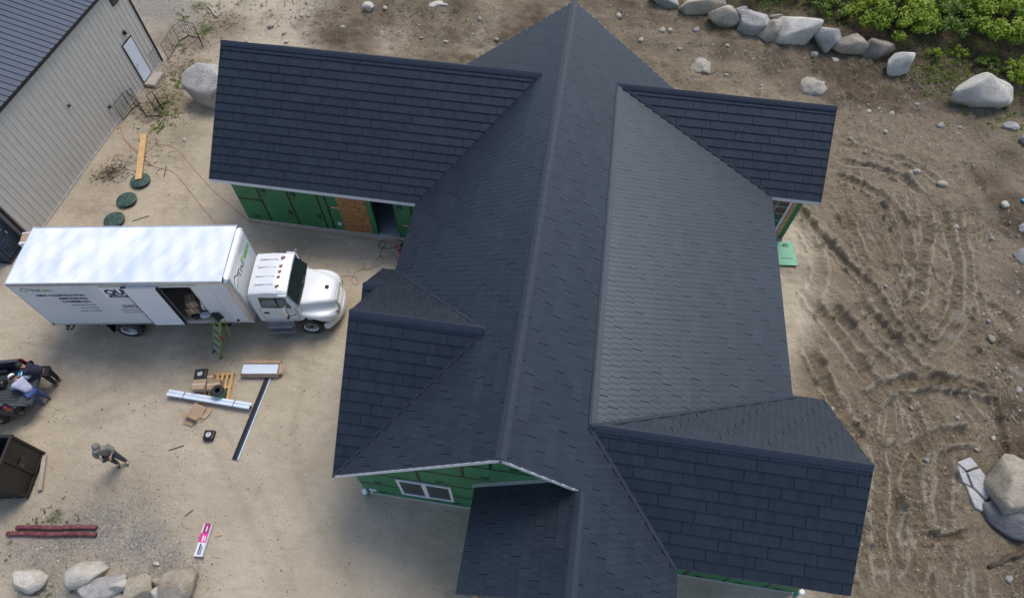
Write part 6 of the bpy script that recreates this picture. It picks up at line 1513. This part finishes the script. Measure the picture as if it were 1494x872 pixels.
# ------------------------------------------------------------------ cords
def cord(name, lab, px, mat, r=.010, wall_end=None):
    q = smoothline([tuple(PG(*p)[:2]) for p in px], 8); pts = [Vector((x,y,GZ(x,y)+r+.004)) for x, y in q]
    tag(MB().tube(pts, r, 5).build(name, M[mat], None, smooth=True), lab, 'cord')
cord('extension_cord', 'orange extension cord running from the barn past the plank', [(172,172),(174,182),(180,200),(188,210),(199,219),(212,225),(224,214),(243,213),(262,222),(277,240),(292,257),(308,275),(322,288),(340,303),(360,321),(366,324)], 'orange', .008)
cord('extension_cord', 'second orange cord slanting over the sand towards the truck', [(174,182),(184,208),(205,228),(226,244),(250,250),(268,268),(285,290),(303,312),(316,327)], 'orange', .009)
cord('extension_cord', 'orange cord lying along the foot of the west wing wall', [(364,323),(400,329),(440,335),(480,341),(520,346),(560,352),(588,356)], 'orange', .009)
cord('air_hose', 'dark air hose trailing out of the open doorway', [(575,345),(580,350),(588,354),(575,362),(558,362),(552,358),(556,352),(562,356),(557,364),(554,372),(560,378)], 'black', .011)
cord('extension_cord', 'looped red orange cord on the sand by the porch gable', [(497,404),(512,403),(521,408),(523,414),(517,415),(513,409),(518,398),(530,392),(534,388),(531,385),(528,389),(533,394),(546,390),(560,383)], 'orange', .008)
cord('extension_cord', 'brown orange cord curving in front of the compressor', [(541,392),(548,380),(556,374),(566,376),(574,372),(580,378),(586,381)], 'orange', .008)
# red compressor half hidden by the roof
q = P(591,362,.3); cp = thing('air_compressor', 'red portable air compressor beside the house wall', 'compressor', (q[0],q[1],.02), .9)
MB().tube([(-.3,0,.24),(-.26,0,.24),(.26,0,.24),(.3,0,.24)], .14, 14).build('tank', M['red'], cp, smooth=False); MB().box(-.15,.15,-.11,.11,.38,.58).build('motor', M['black'], cp, bevel=.03)
MB().tube([(-.3,-.12,.3),(-.34,-.12,.72),(-.34,.12,.72),(-.3,.12,.3)], .016, 6).build('handle', M['red'], cp)
for s in (-1,1): MB().lathe([(.12,-.03),(.12,.03)], 16, TZ((.22,s*.2,.12)) @ RX(R(90))).build('wheel', M['rubber'], cp)
MB().box(-.28,-.2,-.1,.1,0,.11).build('foot', M['black'], cp)
# vent pipes at the wall corners
for (px,py),lab,z in (((533,718),'teal capped pipe standing at the south gable corner',.35),((1165,864),'teal capped pipe standing at the south-east wing corner',.45)):
    q = P(px,py,.25); o = thing('standpipe', lab, 'pipe', (q[0],q[1],0)); MB().lathe([(.07,0),(.07,z),(.066,z+.005)], 14).build('pipe', M['teal'], o); MB().lathe([(.082,z-.08),(.082,z+.06),(.05,z+.07)], 14).build('cap', M['pvc'], o)
# green sheet lying at the east side
c4 = [P(1133,354,.05), P(1161,355,.05), P(1163,389,.05), P(1136,388,.05)]
o0 = Vector(c4[3]); e1 = Vector(c4[2])-o0; e2 = Vector(c4[0])-o0
zs = thing('sheathing_sheet', 'light green sheathing offcut lying on sand below the shed roof', 'sheet', (o0.x,o0.y,max(GZ(q_[0]+dx_,q_[1]+dy_) for q_ in c4 for dx_ in (-.25,0,.25) for dy_ in (-.2,0,.2))), math.atan2(e1.y,e1.x))
wS, hS = e1.length, e2.length
MB().box(-.25,wS,0,hS,.05,.062).build('sheet', M['zip_sheet'], zs)
txt('ZIP', .2, M['green_print'], zs, frame((wS-.2,hS-.14,.0635),(-1,0,0),(0,-1,0),(0,0,1)), bold=.01); MB().box(wS-.62,wS-.12,.33,.36,.0622,.0635).build('print_line', M['green_print'], zs)
MB().box(-.2,wS-.1,.1,.16,.0,.049).box(-.2,wS-.1,hS-.2,hS-.14,.0,.049).build('batten', M['lumber'], zs)
# scraps in the truck and a few offcuts on the ground
for i, (a,b,s,l_) in enumerate(((5.62,.55,(.5,.6,.75),'clear plastic bag of insulation inside the truck'),(5.55,.22,(.5,.3,.22),'crumpled pale plastic sheet on the truck floor'),(5.25,.14,(.35,.2,.25),'dark crumpled bag by the truck side door'))):
    m_ = rock_mesh(s, 500+i, 3, .3, 5, 'plastic_bag'); m_.materials.append(M['bag'] if i < 2 else M['black']); o = link('plastic_bag', m_); v_ = tworld(a,b,Z0+.06+s[2]*.42); o.location = v_; tag(o, l_, 'bag')
for i, ((px,py),ln,rz,mt,l_) in enumerate((((397,538),.45,.9,'oldwood','thin wood offcut right of the long carton'),((368,612),.0,0,'oldwood',''),((247,657),.5,.5,'bark','thin dark stick on the open sand'),((243,243),.7,-1.3,'bark','dark stick standing beside the orange cord'),((193,323),.7,.6,'bark','dark stick beside the tank lid near the truck'),((270,753),.3,.9,'bark','short curved stick above the product box'),((313,783),.25,.4,'lumber','small pale wood chip beside the product box'))):
    if not l_: continue
    p = GP(px,py); d = Vector((math.cos(rz),math.sin(rz),0)); tag(MB().tube([p+Vector((0,0,.015)),p+d*ln*.5+Vector((.02,.01,.03)),p+d*ln+Vector((0,0,.018))], .014, 5).build('stick', M[mt]), l_, 'stick')
